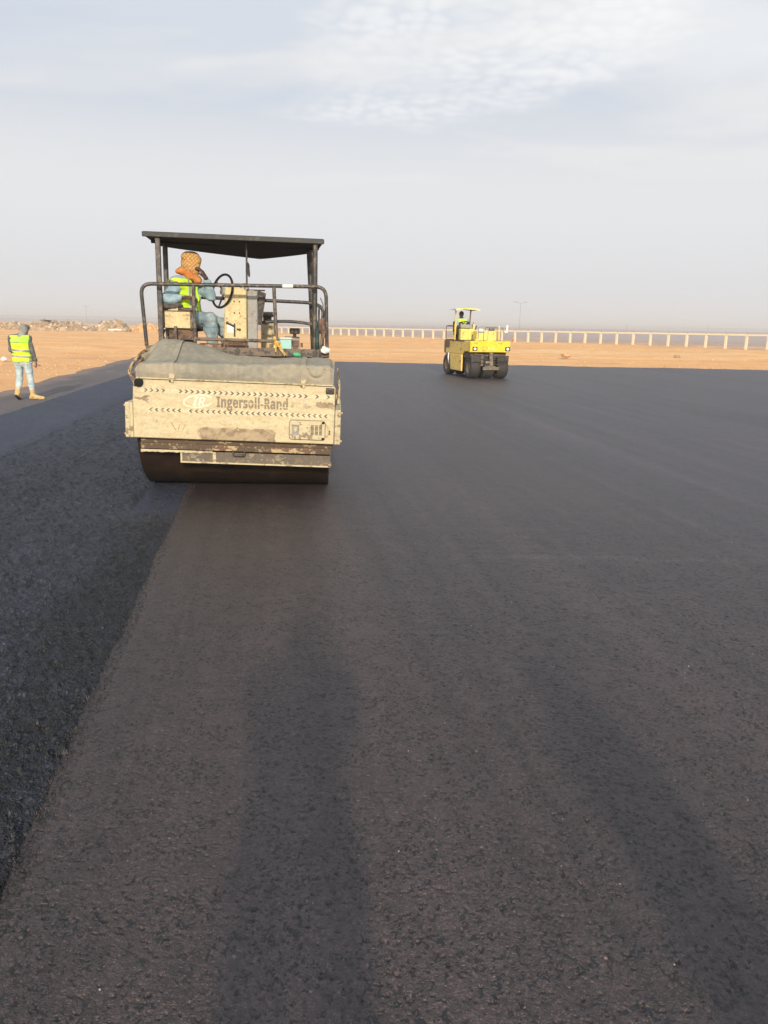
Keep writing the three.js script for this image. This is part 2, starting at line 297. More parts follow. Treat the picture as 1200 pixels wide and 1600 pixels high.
// ---------------------------------------------------------------- solid fields for bodies and clothes
function surfaceNet(f, lo, hi, cell) {
  const nx = Math.ceil((hi[0] - lo[0]) / cell) + 1, ny = Math.ceil((hi[1] - lo[1]) / cell) + 1, nz = Math.ceil((hi[2] - lo[2]) / cell) + 1, F = new Float32Array(nx * ny * nz);
  const at = (i, j, k) => i + nx * (j + ny * k);
  for (let k = 0; k < nz; k++) for (let j = 0; j < ny; j++) for (let i = 0; i < nx; i++) F[at(i, j, k)] = f(lo[0] + i * cell, lo[1] + j * cell, lo[2] + k * cell);
  const id = new Int32Array(nx * ny * nz).fill(-1), pos = [], idx = [];
  const E = [[0, 1], [0, 2], [0, 4], [1, 3], [1, 5], [2, 3], [2, 6], [3, 7], [4, 5], [4, 6], [5, 7], [6, 7]];
  for (let k = 0; k < nz - 1; k++) for (let j = 0; j < ny - 1; j++) for (let i = 0; i < nx - 1; i++) {
    const v = []; let m = 0; for (let c = 0; c < 8; c++) { const q = F[at(i + (c & 1), j + ((c >> 1) & 1), k + (c >> 2))]; v.push(q); if (q < 0) m |= 1 << c; }
    if (m === 0 || m === 255) continue;
    let x = 0, y = 0, z = 0, n = 0;
    for (const [a, b] of E) if ((v[a] < 0) !== (v[b] < 0)) { const t = v[a] / (v[a] - v[b]); x += mix(a & 1, b & 1, t); y += mix((a >> 1) & 1, (b >> 1) & 1, t); z += mix(a >> 2, b >> 2, t); n++; }
    id[at(i, j, k)] = pos.length / 3; pos.push(lo[0] + (i + x / n) * cell, lo[1] + (j + y / n) * cell, lo[2] + (k + z / n) * cell);
  }
  const quad = (a, b, c, d, flip) => { if (a < 0 || b < 0 || c < 0 || d < 0) return; if (flip) idx.push(a, c, b, a, d, c); else idx.push(a, b, c, a, c, d); };
  for (let k = 1; k < nz - 1; k++) for (let j = 1; j < ny - 1; j++) for (let i = 1; i < nx - 1; i++) {
    const s = F[at(i, j, k)] < 0;
    if (s !== F[at(i + 1, j, k)] < 0) quad(id[at(i, j - 1, k - 1)], id[at(i, j, k - 1)], id[at(i, j, k)], id[at(i, j - 1, k)], !s);
    if (s !== F[at(i, j + 1, k)] < 0) quad(id[at(i - 1, j, k - 1)], id[at(i - 1, j, k)], id[at(i, j, k)], id[at(i, j, k - 1)], !s);
    if (s !== F[at(i, j, k + 1)] < 0) quad(id[at(i - 1, j - 1, k)], id[at(i, j - 1, k)], id[at(i, j, k)], id[at(i - 1, j, k)], !s);
  }
  const g = new THREE.BufferGeometry(); g.setAttribute('position', new THREE.Float32BufferAttribute(pos, 3)); g.setIndex(idx); g.computeVertexNormals(); return g;
}
const cap = (a, b, ra, rb = ra) => { const dx = b.x - a.x, dy = b.y - a.y, dz = b.z - a.z, L = dx * dx + dy * dy + dz * dz || 1e-9, f = (x, y, z) => { const px = x - a.x, py = y - a.y, pz = z - a.z, t = clamp((px * dx + py * dy + pz * dz) / L, 0, 1), ex = px - dx * t, ey = py - dy * t, ez = pz - dz * t; return Math.sqrt(ex * ex + ey * ey + ez * ez) - mix(ra, rb, t); }; f.box = [Math.min(a.x - ra, b.x - rb), Math.min(a.y - ra, b.y - rb), Math.min(a.z - ra, b.z - rb), Math.max(a.x + ra, b.x + rb), Math.max(a.y + ra, b.y + rb), Math.max(a.z + ra, b.z + rb)]; return f; };
const ell = (c, ax, ay, az, rx, ry, rz) => { const f = (x, y, z) => { const px = x - c.x, py = y - c.y, pz = z - c.z, u = (px * ax.x + py * ax.y + pz * ax.z) / rx, v = (px * ay.x + py * ay.y + pz * ay.z) / ry, w = (px * az.x + py * az.y + pz * az.z) / rz, k = Math.sqrt(u * u + v * v + w * w); return (k - 1) * Math.min(rx, ry, rz); }; const r = Math.max(rx, ry, rz); f.box = [c.x - r, c.y - r, c.z - r, c.x + r, c.y + r, c.z + r]; return f; };
const smin = (a, b, k) => { const h = clamp(0.5 + 0.5 * (b - a) / k, 0, 1); return mix(b, a, h) - k * h * (1 - h); };
function blob(bones, k, inflate = 0, clip, cell = 0.014, folds = 0, seed = 1) {   // union of bones, inflated, cut by clip
  const lo = [9e9, 9e9, 9e9], hi = [-9e9, -9e9, -9e9];
  for (const b of bones) for (let i = 0; i < 3; i++) { lo[i] = Math.min(lo[i], b.box[i] - inflate - 0.03); hi[i] = Math.max(hi[i], b.box[i + 3] + inflate + 0.03); }
  return surfaceNet((x, y, z) => {
    let d = 9; for (const b of bones) { const q = b(x, y, z); d = d > q + k ? q : q > d + k ? d : smin(d, q, k); }
    d -= inflate; if (folds && Math.abs(d) < 0.06) d += folds * (vn(x * 9 + z * 5 + seed * 7, y * 22 + z * 6 + seed, 0, seed) - 0.5) * 2;
    return clip ? Math.max(d, clip(x, y, z)) : d;
  }, lo, hi, cell);
}
function handBones(w, dir, palm, side, curl, out) {      // palm, four fingers of unequal length, thumb
  const d = dir.clone().normalize(), n = palm.clone().addScaledVector(d, -palm.dot(d)).normalize(), s = d.clone().cross(n).multiplyScalar(side), at = (a, b, c) => w.clone().addScaledVector(d, a).addScaledVector(s, b).addScaledVector(n, c);
  [[-0.030, 0.084, 0.8], [-0.010, 0.092, 0.95], [0.011, 0.090, 1], [0.031, 0.084, 0.9]].forEach(([o, kn, len], i) => {
    out.push(cap(at(0.0, o * 0.55, 0), at(kn, o, 0.002), 0.019, 0.013));
    let p = at(kn, o, 0.002), ang = curl * 0.5; for (const L of [0.042, 0.027, 0.020]) { const q = p.clone().addScaledVector(d, Math.cos(ang) * L * len).addScaledVector(n, Math.sin(ang) * L * len); out.push(cap(p, q, 0.0098, 0.0085)); p = q; ang += curl; }
  });
  const t0 = at(0.02, 0.030, 0.005), t1 = at(0.055, 0.056, 0.018), t2 = at(0.085, 0.055, 0.032); out.push(cap(t0, t1, 0.017, 0.012), cap(t1, t2, 0.012, 0.010));
}
// body bones from named joints; J: pelvis, chest, neck, head, fwd, up, shL/R, elL/R, wrL/R, hpL/R, knL/R, anL/R, toL/R
function bonesOf(J) {
  const B = { torso: [], armL: [], armR: [], legL: [], legR: [], head: [], foot: [] }, m = (a, b, t) => a.clone().lerp(b, t);
  const waist = m(J.pelvis, J.chest, 0.45);
  B.torso.push(cap(J.hpL, J.hpR, 0.105), cap(J.pelvis, waist, 0.125, 0.115), cap(waist, J.chest, 0.115, 0.12));
  for (const s of ['L', 'R']) B.torso.push(cap(m(J.pelvis, J['hp' + s], 0.7), m(J.chest, J['sh' + s], 0.45), 0.105, 0.112), cap(m(J.chest, J['sh' + s], 0.5), J['sh' + s], 0.095, 0.062), cap(J['sh' + s], J.neck, 0.055, 0.055));
  for (const s of ['L', 'R']) {
    B['arm' + s].push(cap(J['sh' + s], J['el' + s], 0.056, 0.042), cap(J['el' + s], J['wr' + s], 0.042, 0.029));
    B['leg' + s].push(cap(J['hp' + s], J['kn' + s], 0.088, 0.058), cap(J['kn' + s], m(J['kn' + s], J['an' + s], 0.4), 0.056, 0.056), cap(m(J['kn' + s], J['an' + s], 0.3), J['an' + s], 0.056, 0.038));
    const hl = J['an' + s].clone().sub(J['to' + s]).setY(0).setLength(0.035).add(J['an' + s]); hl.y -= 0.035;
    B.foot.push(cap(J['an' + s], hl, 0.042, 0.038), cap(hl, J['to' + s], 0.036, 0.030), cap(J['an' + s], m(hl, J['to' + s], 0.7), 0.042, 0.032));
  }
  const f = J.fwd, up = J.up || V(0, 1, 0), r = f.clone().cross(up).normalize(), h = J.head, at = (a, b, c) => h.clone().addScaledVector(f, a).addScaledVector(up, b).addScaledVector(r, c);
  B.head.push(ell(at(-0.012, 0.025, 0), f, up, r, 0.098, 0.095, 0.077), ell(at(0.02, -0.045, 0), f, up, r, 0.075, 0.078, 0.062), cap(at(0.068, -0.088, 0), at(0.075, -0.094, 0), 0.022),
    cap(at(0.088, 0.0, 0), at(0.106, -0.032, 0), 0.010, 0.015), cap(at(0.088, 0.018, -0.028), at(0.088, 0.018, 0.028), 0.012), cap(at(0.084, -0.062, -0.016), at(0.084, -0.062, 0.016), 0.012),
    ell(at(-0.008, -0.01, 0.078), f, up, r, 0.022, 0.034, 0.012), ell(at(-0.008, -0.01, -0.078), f, up, r, 0.022, 0.034, 0.012), cap(at(-0.02, -0.06, 0), J.neck, 0.055, 0.06));
  B.at = at; B.r = r; return B;
}
function eyes(t, B, q) { for (const s of [-1, 1]) part('eye', [ball(...B.at(0.083, 0.004, s * 0.03).toArray(), 0.0125)], M.eye, t, q); }
const worldFrame = (o, yaw, tilt) => { const q = new THREE.Quaternion().setFromEuler(new THREE.Euler(0, yaw * D2R, tilt * D2R, 'YXZ')); return { o: V(...o), q, pt: (x, y, z) => V(x, y, z).applyQuaternion(q).add(V(...o)) }; };

// ---------------------------------------------------------------- the setting: paved sheets, sand, far ridge
const xLane = (s) => -1.25 - 0.1535 * (s - 2.19);        // joint between rolled and loose asphalt; s = metres ahead
const xMat = (s) => -7.42 - 0.1135 * (s - 14.86);        // left edge of the new mat
const xDrum = (s) => -2.74 - 0.1535 * (s - 8.95);        // left edge of the roller's last pass
const xJoint = (s) => 3.149 - 0.165 * (s - 6.41);        // longitudinal joint on the right
const xJoint2 = (s) => 5.96 - 0.22 * (s - 12.16);
const rid1 = (s) => -5.119 - 0.1157 * (s - 10.138), rid2 = (s) => -3.762 - 0.103 * (s - 7.35);
const farEdge = (x) => 37.55 + (x < -2.4 ? (-2.4 - x) * 0.48 : (x + 2.4) * -0.016);
const band = (x, c, w) => Math.exp(-((x - c) / w) * ((x - c) / w));
function paved(x, s, step) {                             // height, 1 = rolled / 0 = loose, colour factors
  const big = fbm(x * 0.35 + 40, s * 0.35, 4), mid = fbm(x * 2.2, s * 2.2 + 30, 4), fine = vn(x * 28, s * 28, 0, 4);
  const jag = (fbm(x * 3 + 9, s * 3, 3) - 0.5) * 0.05 + (fine - 0.5) * 0.02, xl = xLane(s) + jag, rolled = x > xl;
  const fade = (f) => clamp((f * 0.55) / step, 0, 1);
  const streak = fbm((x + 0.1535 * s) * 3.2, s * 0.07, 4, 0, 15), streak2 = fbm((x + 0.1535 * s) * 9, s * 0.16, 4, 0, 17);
  let h, c;
  if (rolled) {
    const a = vn(x * 85, s * 85, 0, 21), b = vn(x * 56 + 7, s * 56, 0, 22), p = wor(x * 62, s * 62, 0, 23);
    const open = sst(0.35, 0.8, fbm(x * 1.1 + 5, s * 1.1, 4, 0, 61));
    h = (sst(0.5, 0.2, p[0]) * p[2] - 1) * 0.0024 * fade(0.016) + (a - 0.5) * 0.0030 * fade(0.012) - sst(0.70 - 0.08 * open, 0.88, b) * sst(0.3, 0.6, a) * 0.006 * fade(0.018) + (mid - 0.5) * 0.004 + (big - 0.5) * 0.008;
    const groove = xl + 0.36 + 0.02 * Math.sin(s * 1.3);
    h -= band(x, groove, 0.022) * 0.006 * sst(6.5, 4, s) * (0.4 + fine);
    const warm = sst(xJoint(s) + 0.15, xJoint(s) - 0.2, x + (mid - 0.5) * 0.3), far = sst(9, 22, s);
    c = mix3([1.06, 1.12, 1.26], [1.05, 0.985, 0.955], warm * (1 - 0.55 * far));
    const jl = band(x, xJoint(s) + 0.05 * (mid - 0.5), 0.03 + 0.002 * s) * (0.5 + 0.6 * fine) * sst(0.2, 0.5, mid) * sst(30, 14, s), jw = sst(xJoint(s) - 1.5, xJoint(s) - 0.1, x) * sst(xJoint(s) + 0.05, xJoint(s) - 0.05, x) * (0.2 + 0.4 * fine) * sst(5, 8, s) * sst(16, 10, s);
    const tr = band(s + 0.01 * x, 6.12 + (mid - 0.5) * 0.1, 0.05) * sst(0.4, 1.2, x) * 0.5, j2 = band(x, xJoint2(s), 0.10) * 0.4 * (0.4 + fine);
    const blot = fbm(x * 6, s * 5, 3, 0, 81) - 0.5; const patch = sst(0.52, 0.7, fbm(x * 0.55 - 8, s * 0.3 + 2, 4, 0, 71)) * 0.12;
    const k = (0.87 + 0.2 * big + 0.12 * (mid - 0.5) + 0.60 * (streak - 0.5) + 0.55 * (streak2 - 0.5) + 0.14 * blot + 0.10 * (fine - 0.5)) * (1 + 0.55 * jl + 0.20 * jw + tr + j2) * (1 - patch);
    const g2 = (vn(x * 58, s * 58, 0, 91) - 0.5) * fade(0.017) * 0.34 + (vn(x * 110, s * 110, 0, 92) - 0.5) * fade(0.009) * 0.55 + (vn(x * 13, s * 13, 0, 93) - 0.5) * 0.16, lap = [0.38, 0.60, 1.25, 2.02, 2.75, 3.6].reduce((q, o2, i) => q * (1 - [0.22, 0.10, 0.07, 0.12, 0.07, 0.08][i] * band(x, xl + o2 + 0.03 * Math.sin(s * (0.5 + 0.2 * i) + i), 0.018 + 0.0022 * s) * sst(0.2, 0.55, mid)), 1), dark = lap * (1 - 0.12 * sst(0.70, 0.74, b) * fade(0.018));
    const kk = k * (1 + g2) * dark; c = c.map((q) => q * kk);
  } else {
    const smooth = Math.max(sst(xDrum(s) - 0.03, xDrum(s) + 0.03, x) * sst(7.28, 7.42, s + (mid - 0.5) * 0.12), sst(rid1(s) + 0.3, rid1(s) - 0.3, x + (mid - 0.5) * 0.4) * 0.8, sst(13, 22, s) * 0.7);
    const p = wor(x * 30 + 3, s * 30, 0, 33), q = wor(x * 62, s * 62, 0, 34), b = vn(x * 17, s * 17, 0, 35);
    const lumpy = wor(x * 15 + 8, s * 15, 0, 37), l2 = wor(x * 7.5 + 2, s * 7.5, 0, 38);
    const bump = sst(0.55, 0.1, lumpy[0]) * lumpy[2] * lumpy[2] * 0.030 * fade(0.067) + sst(0.5, 0.1, l2[0]) * l2[2] * l2[2] * 0.020 * fade(0.13) + (sst(0.6, 0.12, p[0]) * p[2] * 0.014) * fade(0.034) + sst(0.6, 0.15, q[0]) * q[2] * 0.008 * fade(0.017) - sst(0.55, 0.9, b) * 0.010 * fade(0.06);
    const rise = 0.012 * sst(0, 0.14, xl - x);
    const e = mix(1, 0.16, smooth);
    h = rise * e + bump * e + (mid - 0.5) * mix(0.018, 0.004, smooth) + (big - 0.5) * 0.01;
    const g1 = band(x, rid1(s) + (mid - 0.5) * 0.16, 0.07), g2 = band(x, rid2(s) + (mid - 0.5) * 0.16, 0.07);
    h += g1 * 0.016 + g2 * 0.014 - band(x, rid1(s) - 0.09, 0.05) * 0.012 - band(x, rid2(s) - 0.09, 0.05) * 0.012;
    const coarse = sst(0.75, 0.1, xl - x + (mid - 0.5) * 0.3) * sst(7.4, 6.5, s) * 1.6;
    const k = (0.84 + 0.34 * (big - 0.3) + 0.3 * (mid - 0.5) + 0.2 * (streak - 0.5)) * mix(1, 1.18, smooth) * (1 - 0.46 * Math.min(1.25, coarse) * (0.6 + 0.8 * fine)) * (1 - 0.6 * (g1 + g2) * (0.3 + 0.7 * fine)) * mix(1.12, 1.3, sst(0.6, 1.6, xl - x));
    const gr = 1 + (vn(x * 40, s * 40, 0, 94) - 0.5) * fade(0.025) * 0.8 + (vn(x * 14, s * 14, 0, 95) - 0.5) * 0.6 * (1 - smooth * 0.6), bl = 0.12 + 0.3 * smooth, kk = k * gr;
    c = [(0.92 - 0.2 * bl) * kk, 1.0 * kk, (1.16 + bl) * kk];
  }
  return [h, rolled, c];
}
function sheetMesh(name, pos, col, faces, mat, tile) {   // one sheet from the shared grid, vertices compacted
  const map = new Map(), P = [], C = [], U = [], I = [];
  for (const v of faces) { let k = map.get(v); if (k === undefined) { k = map.size; map.set(v, k); P.push(pos[v * 3], pos[v * 3 + 1], pos[v * 3 + 2]); C.push(col[v * 3], col[v * 3 + 1], col[v * 3 + 2]); U.push(pos[v * 3], pos[v * 3 + 2]); } I.push(k); }
  const g = new THREE.BufferGeometry(); g.setAttribute('position', new THREE.Float32BufferAttribute(P, 3)); g.setAttribute('color', new THREE.Float32BufferAttribute(C, 3)); g.setAttribute('uv', new THREE.Float32BufferAttribute(U, 2)); g.setIndex(I); g.computeVertexNormals();
  const m = new THREE.Mesh(g, mat); m.name = name; m.userData = { kind: 'structure' }; scene.add(m); return m;
}
{
  const S = []; for (let s = -8; s < 1.1; s += 0.2) S.push(s);
  for (let s = 1.15; s < 37.5;) { S.push(s); s += Math.min(0.0031 * s, Math.max(0.0004 * s * s, 0.0031 * 1.2)); }
  S.push(37.5);
  const A = []; for (let a = -0.62; a <= 0.6201; a += 0.0021) A.push(a);
  const OUT = 16, nc = A.length + 2 * OUT, nr = S.length, pos = new Float32Array(nc * nr * 3), col = new Float32Array(nc * nr * 3), zone = new Int8Array(nc * nr);
  for (let i = 0; i < nr; i++) {
    const s0 = S[i], w = Math.max(s0, 1.2), xl = Math.min(xMat(s0) - 0.3, -0.62 * w - 0.1), xr = 62;
    for (let j = 0; j < nc; j++) {
      let x, step = 0.0021 * w;
      if (j < OUT) { const t = 1 - j / OUT; x = mix(-0.62 * w, xl, t * t); step = 0.3; } else if (j >= OUT + A.length) { const t = (j - OUT - A.length + 1) / OUT; x = mix(0.62 * w, xr, t * t); step = 0.5; } else x = A[j - OUT] * w;
      let s = s0; if (s > 30) s = 30 + (s - 30) / 7.5 * (farEdge(x) + (fbm(x * 0.9, 3, 5) - 0.5) * 0.9 - 30);
      if (s0 < 1.1) step = 0.2;
      let [h, z, c] = paved(x, s, Math.max(step, i ? (S[i] - S[i - 1]) * 0.7 : 0.2));
      const e = xMat(s) + (fbm(s * 4, 7, 3) - 0.5) * 0.08; h -= 0.07 * sst(0.06, -0.04, x - e);
      if (i === nr - 1) h -= 0.1;
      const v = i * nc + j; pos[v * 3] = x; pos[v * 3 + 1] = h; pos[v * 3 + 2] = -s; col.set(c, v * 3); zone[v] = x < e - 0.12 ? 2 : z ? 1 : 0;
    }
  }
  const R = [], L = [];
  for (let i = 0; i < nr - 1; i++) for (let j = 0; j < nc - 1; j++) {
    const a = i * nc + j, b = a + 1, c = a + nc, d = c + 1; if (zone[a] === 2 && zone[b] === 2) continue;
    (zone[a] === 1 ? R : L).push(a, b, c, b, d, c);
  }
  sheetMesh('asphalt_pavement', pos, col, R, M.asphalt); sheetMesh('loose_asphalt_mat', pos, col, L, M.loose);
}
{                                                        // the older, dusty layer on the left
  const nr = 330, nc = 90, pos = new Float32Array((nr + 1) * (nc + 1) * 3), col = new Float32Array((nr + 1) * (nc + 1) * 3), F = [];
  for (let i = 0; i <= nr; i++) for (let j = 0; j <= nc; j++) {
    const s = -8 + 51.5 * i / nr, t = j / nc, x0 = -9.84 - 0.1465 * (s - 19.84) + (fbm(s * 0.7, 2, 4) - 0.5) * 0.5, x1 = xMat(s) + 0.5, x = mix(x0, x1, t), v = i * (nc + 1) + j;
    const f = fbm(x * 1.1, s * 0.5, 5, 0, 5), sandy = sst(0.62, 0.75, fbm(x * 0.9 + 3, s * 0.45, 5, 0, 44)) * 0.8 + sst(0.5, 0, x - x0 - 0.4 * f) * 0.6, k = 1.25 + 0.6 * (f - 0.4);
    pos[v * 3] = x; pos[v * 3 + 1] = -0.05 + (f - 0.5) * 0.012 - (j === 0 ? 0.06 : 0); pos[v * 3 + 2] = -s;
    col.set(mix3([1.03 * k, 0.95 * k, 0.98 * k], [3.6 * k, 2.6 * k, 1.8 * k], clamp(sandy, 0, 0.7) * 0.5), v * 3);
  }
  for (let i = 0; i < nr; i++) for (let j = 0; j < nc; j++) { const a = i * (nc + 1) + j, b = a + 1, c = a + nc + 1, d = c + 1; F.push(a, b, c, b, d, c); }
  sheetMesh('old_asphalt_layer', pos, col, F, M.base);
}
// fence line: foot at FA (far, left) to FB (near, right)
const FA = [-8.6, -125], FB = [36.0, -75];
const fenceSide = (x, z) => ((FB[0] - FA[0]) * (z - FA[1]) - (FB[1] - FA[1]) * (x - FA[0])) / Math.hypot(FB[0] - FA[0], FB[1] - FA[1]);   // > 0 on the camera's side
function sandHeight(x, z) {
  const s = -z, dr = s < 37 ? Math.max(x > 0 ? 0 : -9.84 - 0.1465 * (s - 19.84) - x, 0) : s - 37.6, far = Math.hypot(x, z);
  const onSite = (s > -12 && s < farEdge(clamp(x, -14, 62)) && x > -9.84 - 0.1465 * (s - 19.84)) ? 1 : 0;
  const ramp = onSite ? 0 : sst(0, 14, Math.abs(dr)), u = fbm(x * 0.05 + 20, z * 0.05, 4, 0, 3) - 0.5, v = fbm(x * 0.4, z * 0.4, 4, 0, 6) - 0.5;
  let h = -0.11 + ramp * (u * 0.55 + v * 0.10) + (onSite ? 0 : v * 0.08 + 0.05 * band(Math.abs(dr), 1.2, 0.8));
  h += sst(120, 700, far) * ((fbm(x * 0.006, z * 0.006, 4, 0, 12) - 0.5) * 5 - 1.2);
  return h;
}
{
  const pos = [], col = [], F = [], ang = []; for (let a = -180; a < -44; a += 4) ang.push(a); for (let a = -44; a <= 44; a += 0.16) ang.push(a); for (let a = 48; a <= 180; a += 4) ang.push(a);
  const rad = [0.01]; for (let r = 8; r < 5600;) { rad.push(r); r *= r < 30 ? 1.06 : r < 200 ? 1.010 : 1.03; } rad.push(5600);
  for (const r of rad) for (const a of ang) {
    const x = Math.sin(a * D2R) * r, z = -Math.cos(a * D2R) * r, h = sandHeight(x, z), q = fenceSide(x, z);
    const f = fbm(x * 0.12, z * 0.35, 5, 0, 51), g = fbm(x * 0.5 + 7, z * 1.3, 4, 0, 52), tr = fbm(x * 0.03, z * 0.5 + x * 0.05, 4, 0, 55);
    let c = mix3([0.78, 0.405, 0.145], [0.82, 0.50, 0.225], sst(0.3, 0.7, f * 0.6 + tr * 0.4)); c = mix3(c, [0.60, 0.31, 0.135], sst(0.5, 0.75, g) * 0.5 + sst(46, 38, -z) * 0.3);
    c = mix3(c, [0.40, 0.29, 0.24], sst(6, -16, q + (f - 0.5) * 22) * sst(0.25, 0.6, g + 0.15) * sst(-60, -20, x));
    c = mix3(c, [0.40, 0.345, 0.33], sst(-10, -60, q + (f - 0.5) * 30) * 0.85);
    pos.push(x, h, z); col.push(...c);
  }
  const n = ang.length; for (let i = 0; i < rad.length - 1; i++) for (let j = 0; j < n - 1; j++) { const a = i * n + j, b = a + 1, c = a + n, d = c + 1; F.push(a, b, c, b, d, c); }
  sheetMesh('desert_sand', pos, col, F, M.sand);
}
{                                                        // low ridge on the horizon
  const ridge = (R, h0, a0, a1, sd) => grid(240, 8, (u, v) => { const a = mix(a0, a1, u) * D2R, top = h0 * (0.25 + 0.9 * fbm(u * 7 + sd, 1, 5, 0, sd)), r = R + (v - 0.5) * 500, k = Math.sin(v * Math.PI); return [Math.sin(a) * r, -8 + (top + 8) * k, -Math.cos(a) * r]; });
  const m = part('distant_ridge', [ridge(1700, 5, -60, 60, 4), ridge(2600, 11, -60, 60, 9)], M.hill, scene); m.userData = { kind: 'structure' };
}
// crumbs and chips: nobody could count them
function scatter(name, label, category, n, mat, place, seed, det = 0, kind = 'stuff', parent = scene) {
  const g = new THREE.IcosahedronGeometry(1, det), p = g.attributes.position; for (let i = 0; i < p.count; i++) { const k = 0.75 + 0.5 * hsh(Math.round(p.getX(i) * 50), Math.round(p.getY(i) * 50) + Math.round(p.getZ(i) * 50) * 7, seed); p.setXYZ(i, p.getX(i) * k, p.getY(i) * k * 0.8, p.getZ(i) * k); } g.computeVertexNormals();
  const m = new THREE.InstancedMesh(g, mat, n), r = rng(seed), o = new THREE.Object3D(), c = new THREE.Color(); m.name = name;
  for (let i = 0; i < n; i++) { const q = place(r); o.position.set(q[0], q[1], q[2]); o.rotation.set(r() * 6, r() * 6, r() * 6); o.scale.set(q[3], q[3] * (0.6 + 0.4 * r()), q[3] * (0.7 + 0.5 * r())); o.updateMatrix(); m.setMatrixAt(i, o.matrix); const k = 0.7 + 0.6 * r(); m.setColorAt(i, c.setRGB(...q[4].map((v) => Math.min(1, v * k)))); }
  m.userData = { kind }; if (label) Object.assign(m.userData, { label, category }); parent.add(m); return m;
}
scatter('asphalt_crumbs', 'loose black asphalt crumbs along the edge of the rolled lane', 'gravel', 9000, M.stone, (r) => { const s = 1.6 + 9 * Math.pow(r(), 1.6), t = Math.pow(r(), 2.2), x = xLane(s) + 0.05 - t * 2.4 + (r() - 0.5) * 0.06, e = paved(x, s, 0.004); return [x, e[0] + 0.002, -s, 0.003 + 0.007 * Math.pow(r(), 3), [0.026, 0.026, 0.03]]; }, 5);
scatter('stone_chips', 'pale stone chips strewn along the right-hand joint of the pavement', 'gravel', 700, M.stone, (r) => { const s = 5.2 + 17 * Math.pow(r(), 1.5), x = xJoint(s) - (r() < 0.6 ? (r() - 0.5) * 0.05 : r() * r() * 1.4), e = paved(x, s, 0.01); return [x, e[0] + 0.001, -s, 0.0016 + 0.0026 * r() * r(), [0.24, 0.22, 0.21]]; }, 6);
scatter('scattered_grit', 'single pale grit stones lying on the rolled asphalt', 'gravel', 160, M.stone, (r) => { const s = 1.7 + 9 * r(), x = xLane(s) + 0.1 + r() * 5, e = paved(x, s, 0.01); return [x, e[0] + 0.001, -s, 0.0018 + 0.0028 * r() * r(), [0.34, 0.31, 0.29]]; }, 7);
scatter('desert_stones', 'small stones lying about on the orange sand', 'stones', 5200, M.stone, (r) => { const s = 26 + 110 * Math.pow(r(), 1.4), x = (r() - 0.5) * 1.15 * s; const on = s < farEdge(clamp(x, -14, 62)) + 0.3 && x > -10.1 - 0.1465 * (s - 19.84); const xx = on ? -10.6 - 0.1465 * (s - 19.84) - 26 * r() : x; return [xx, sandHeight(xx, -s) + 0.01, -s, 0.018 + 0.05 * Math.pow(r(), 5), [0.56, 0.33, 0.15]]; }, 8);

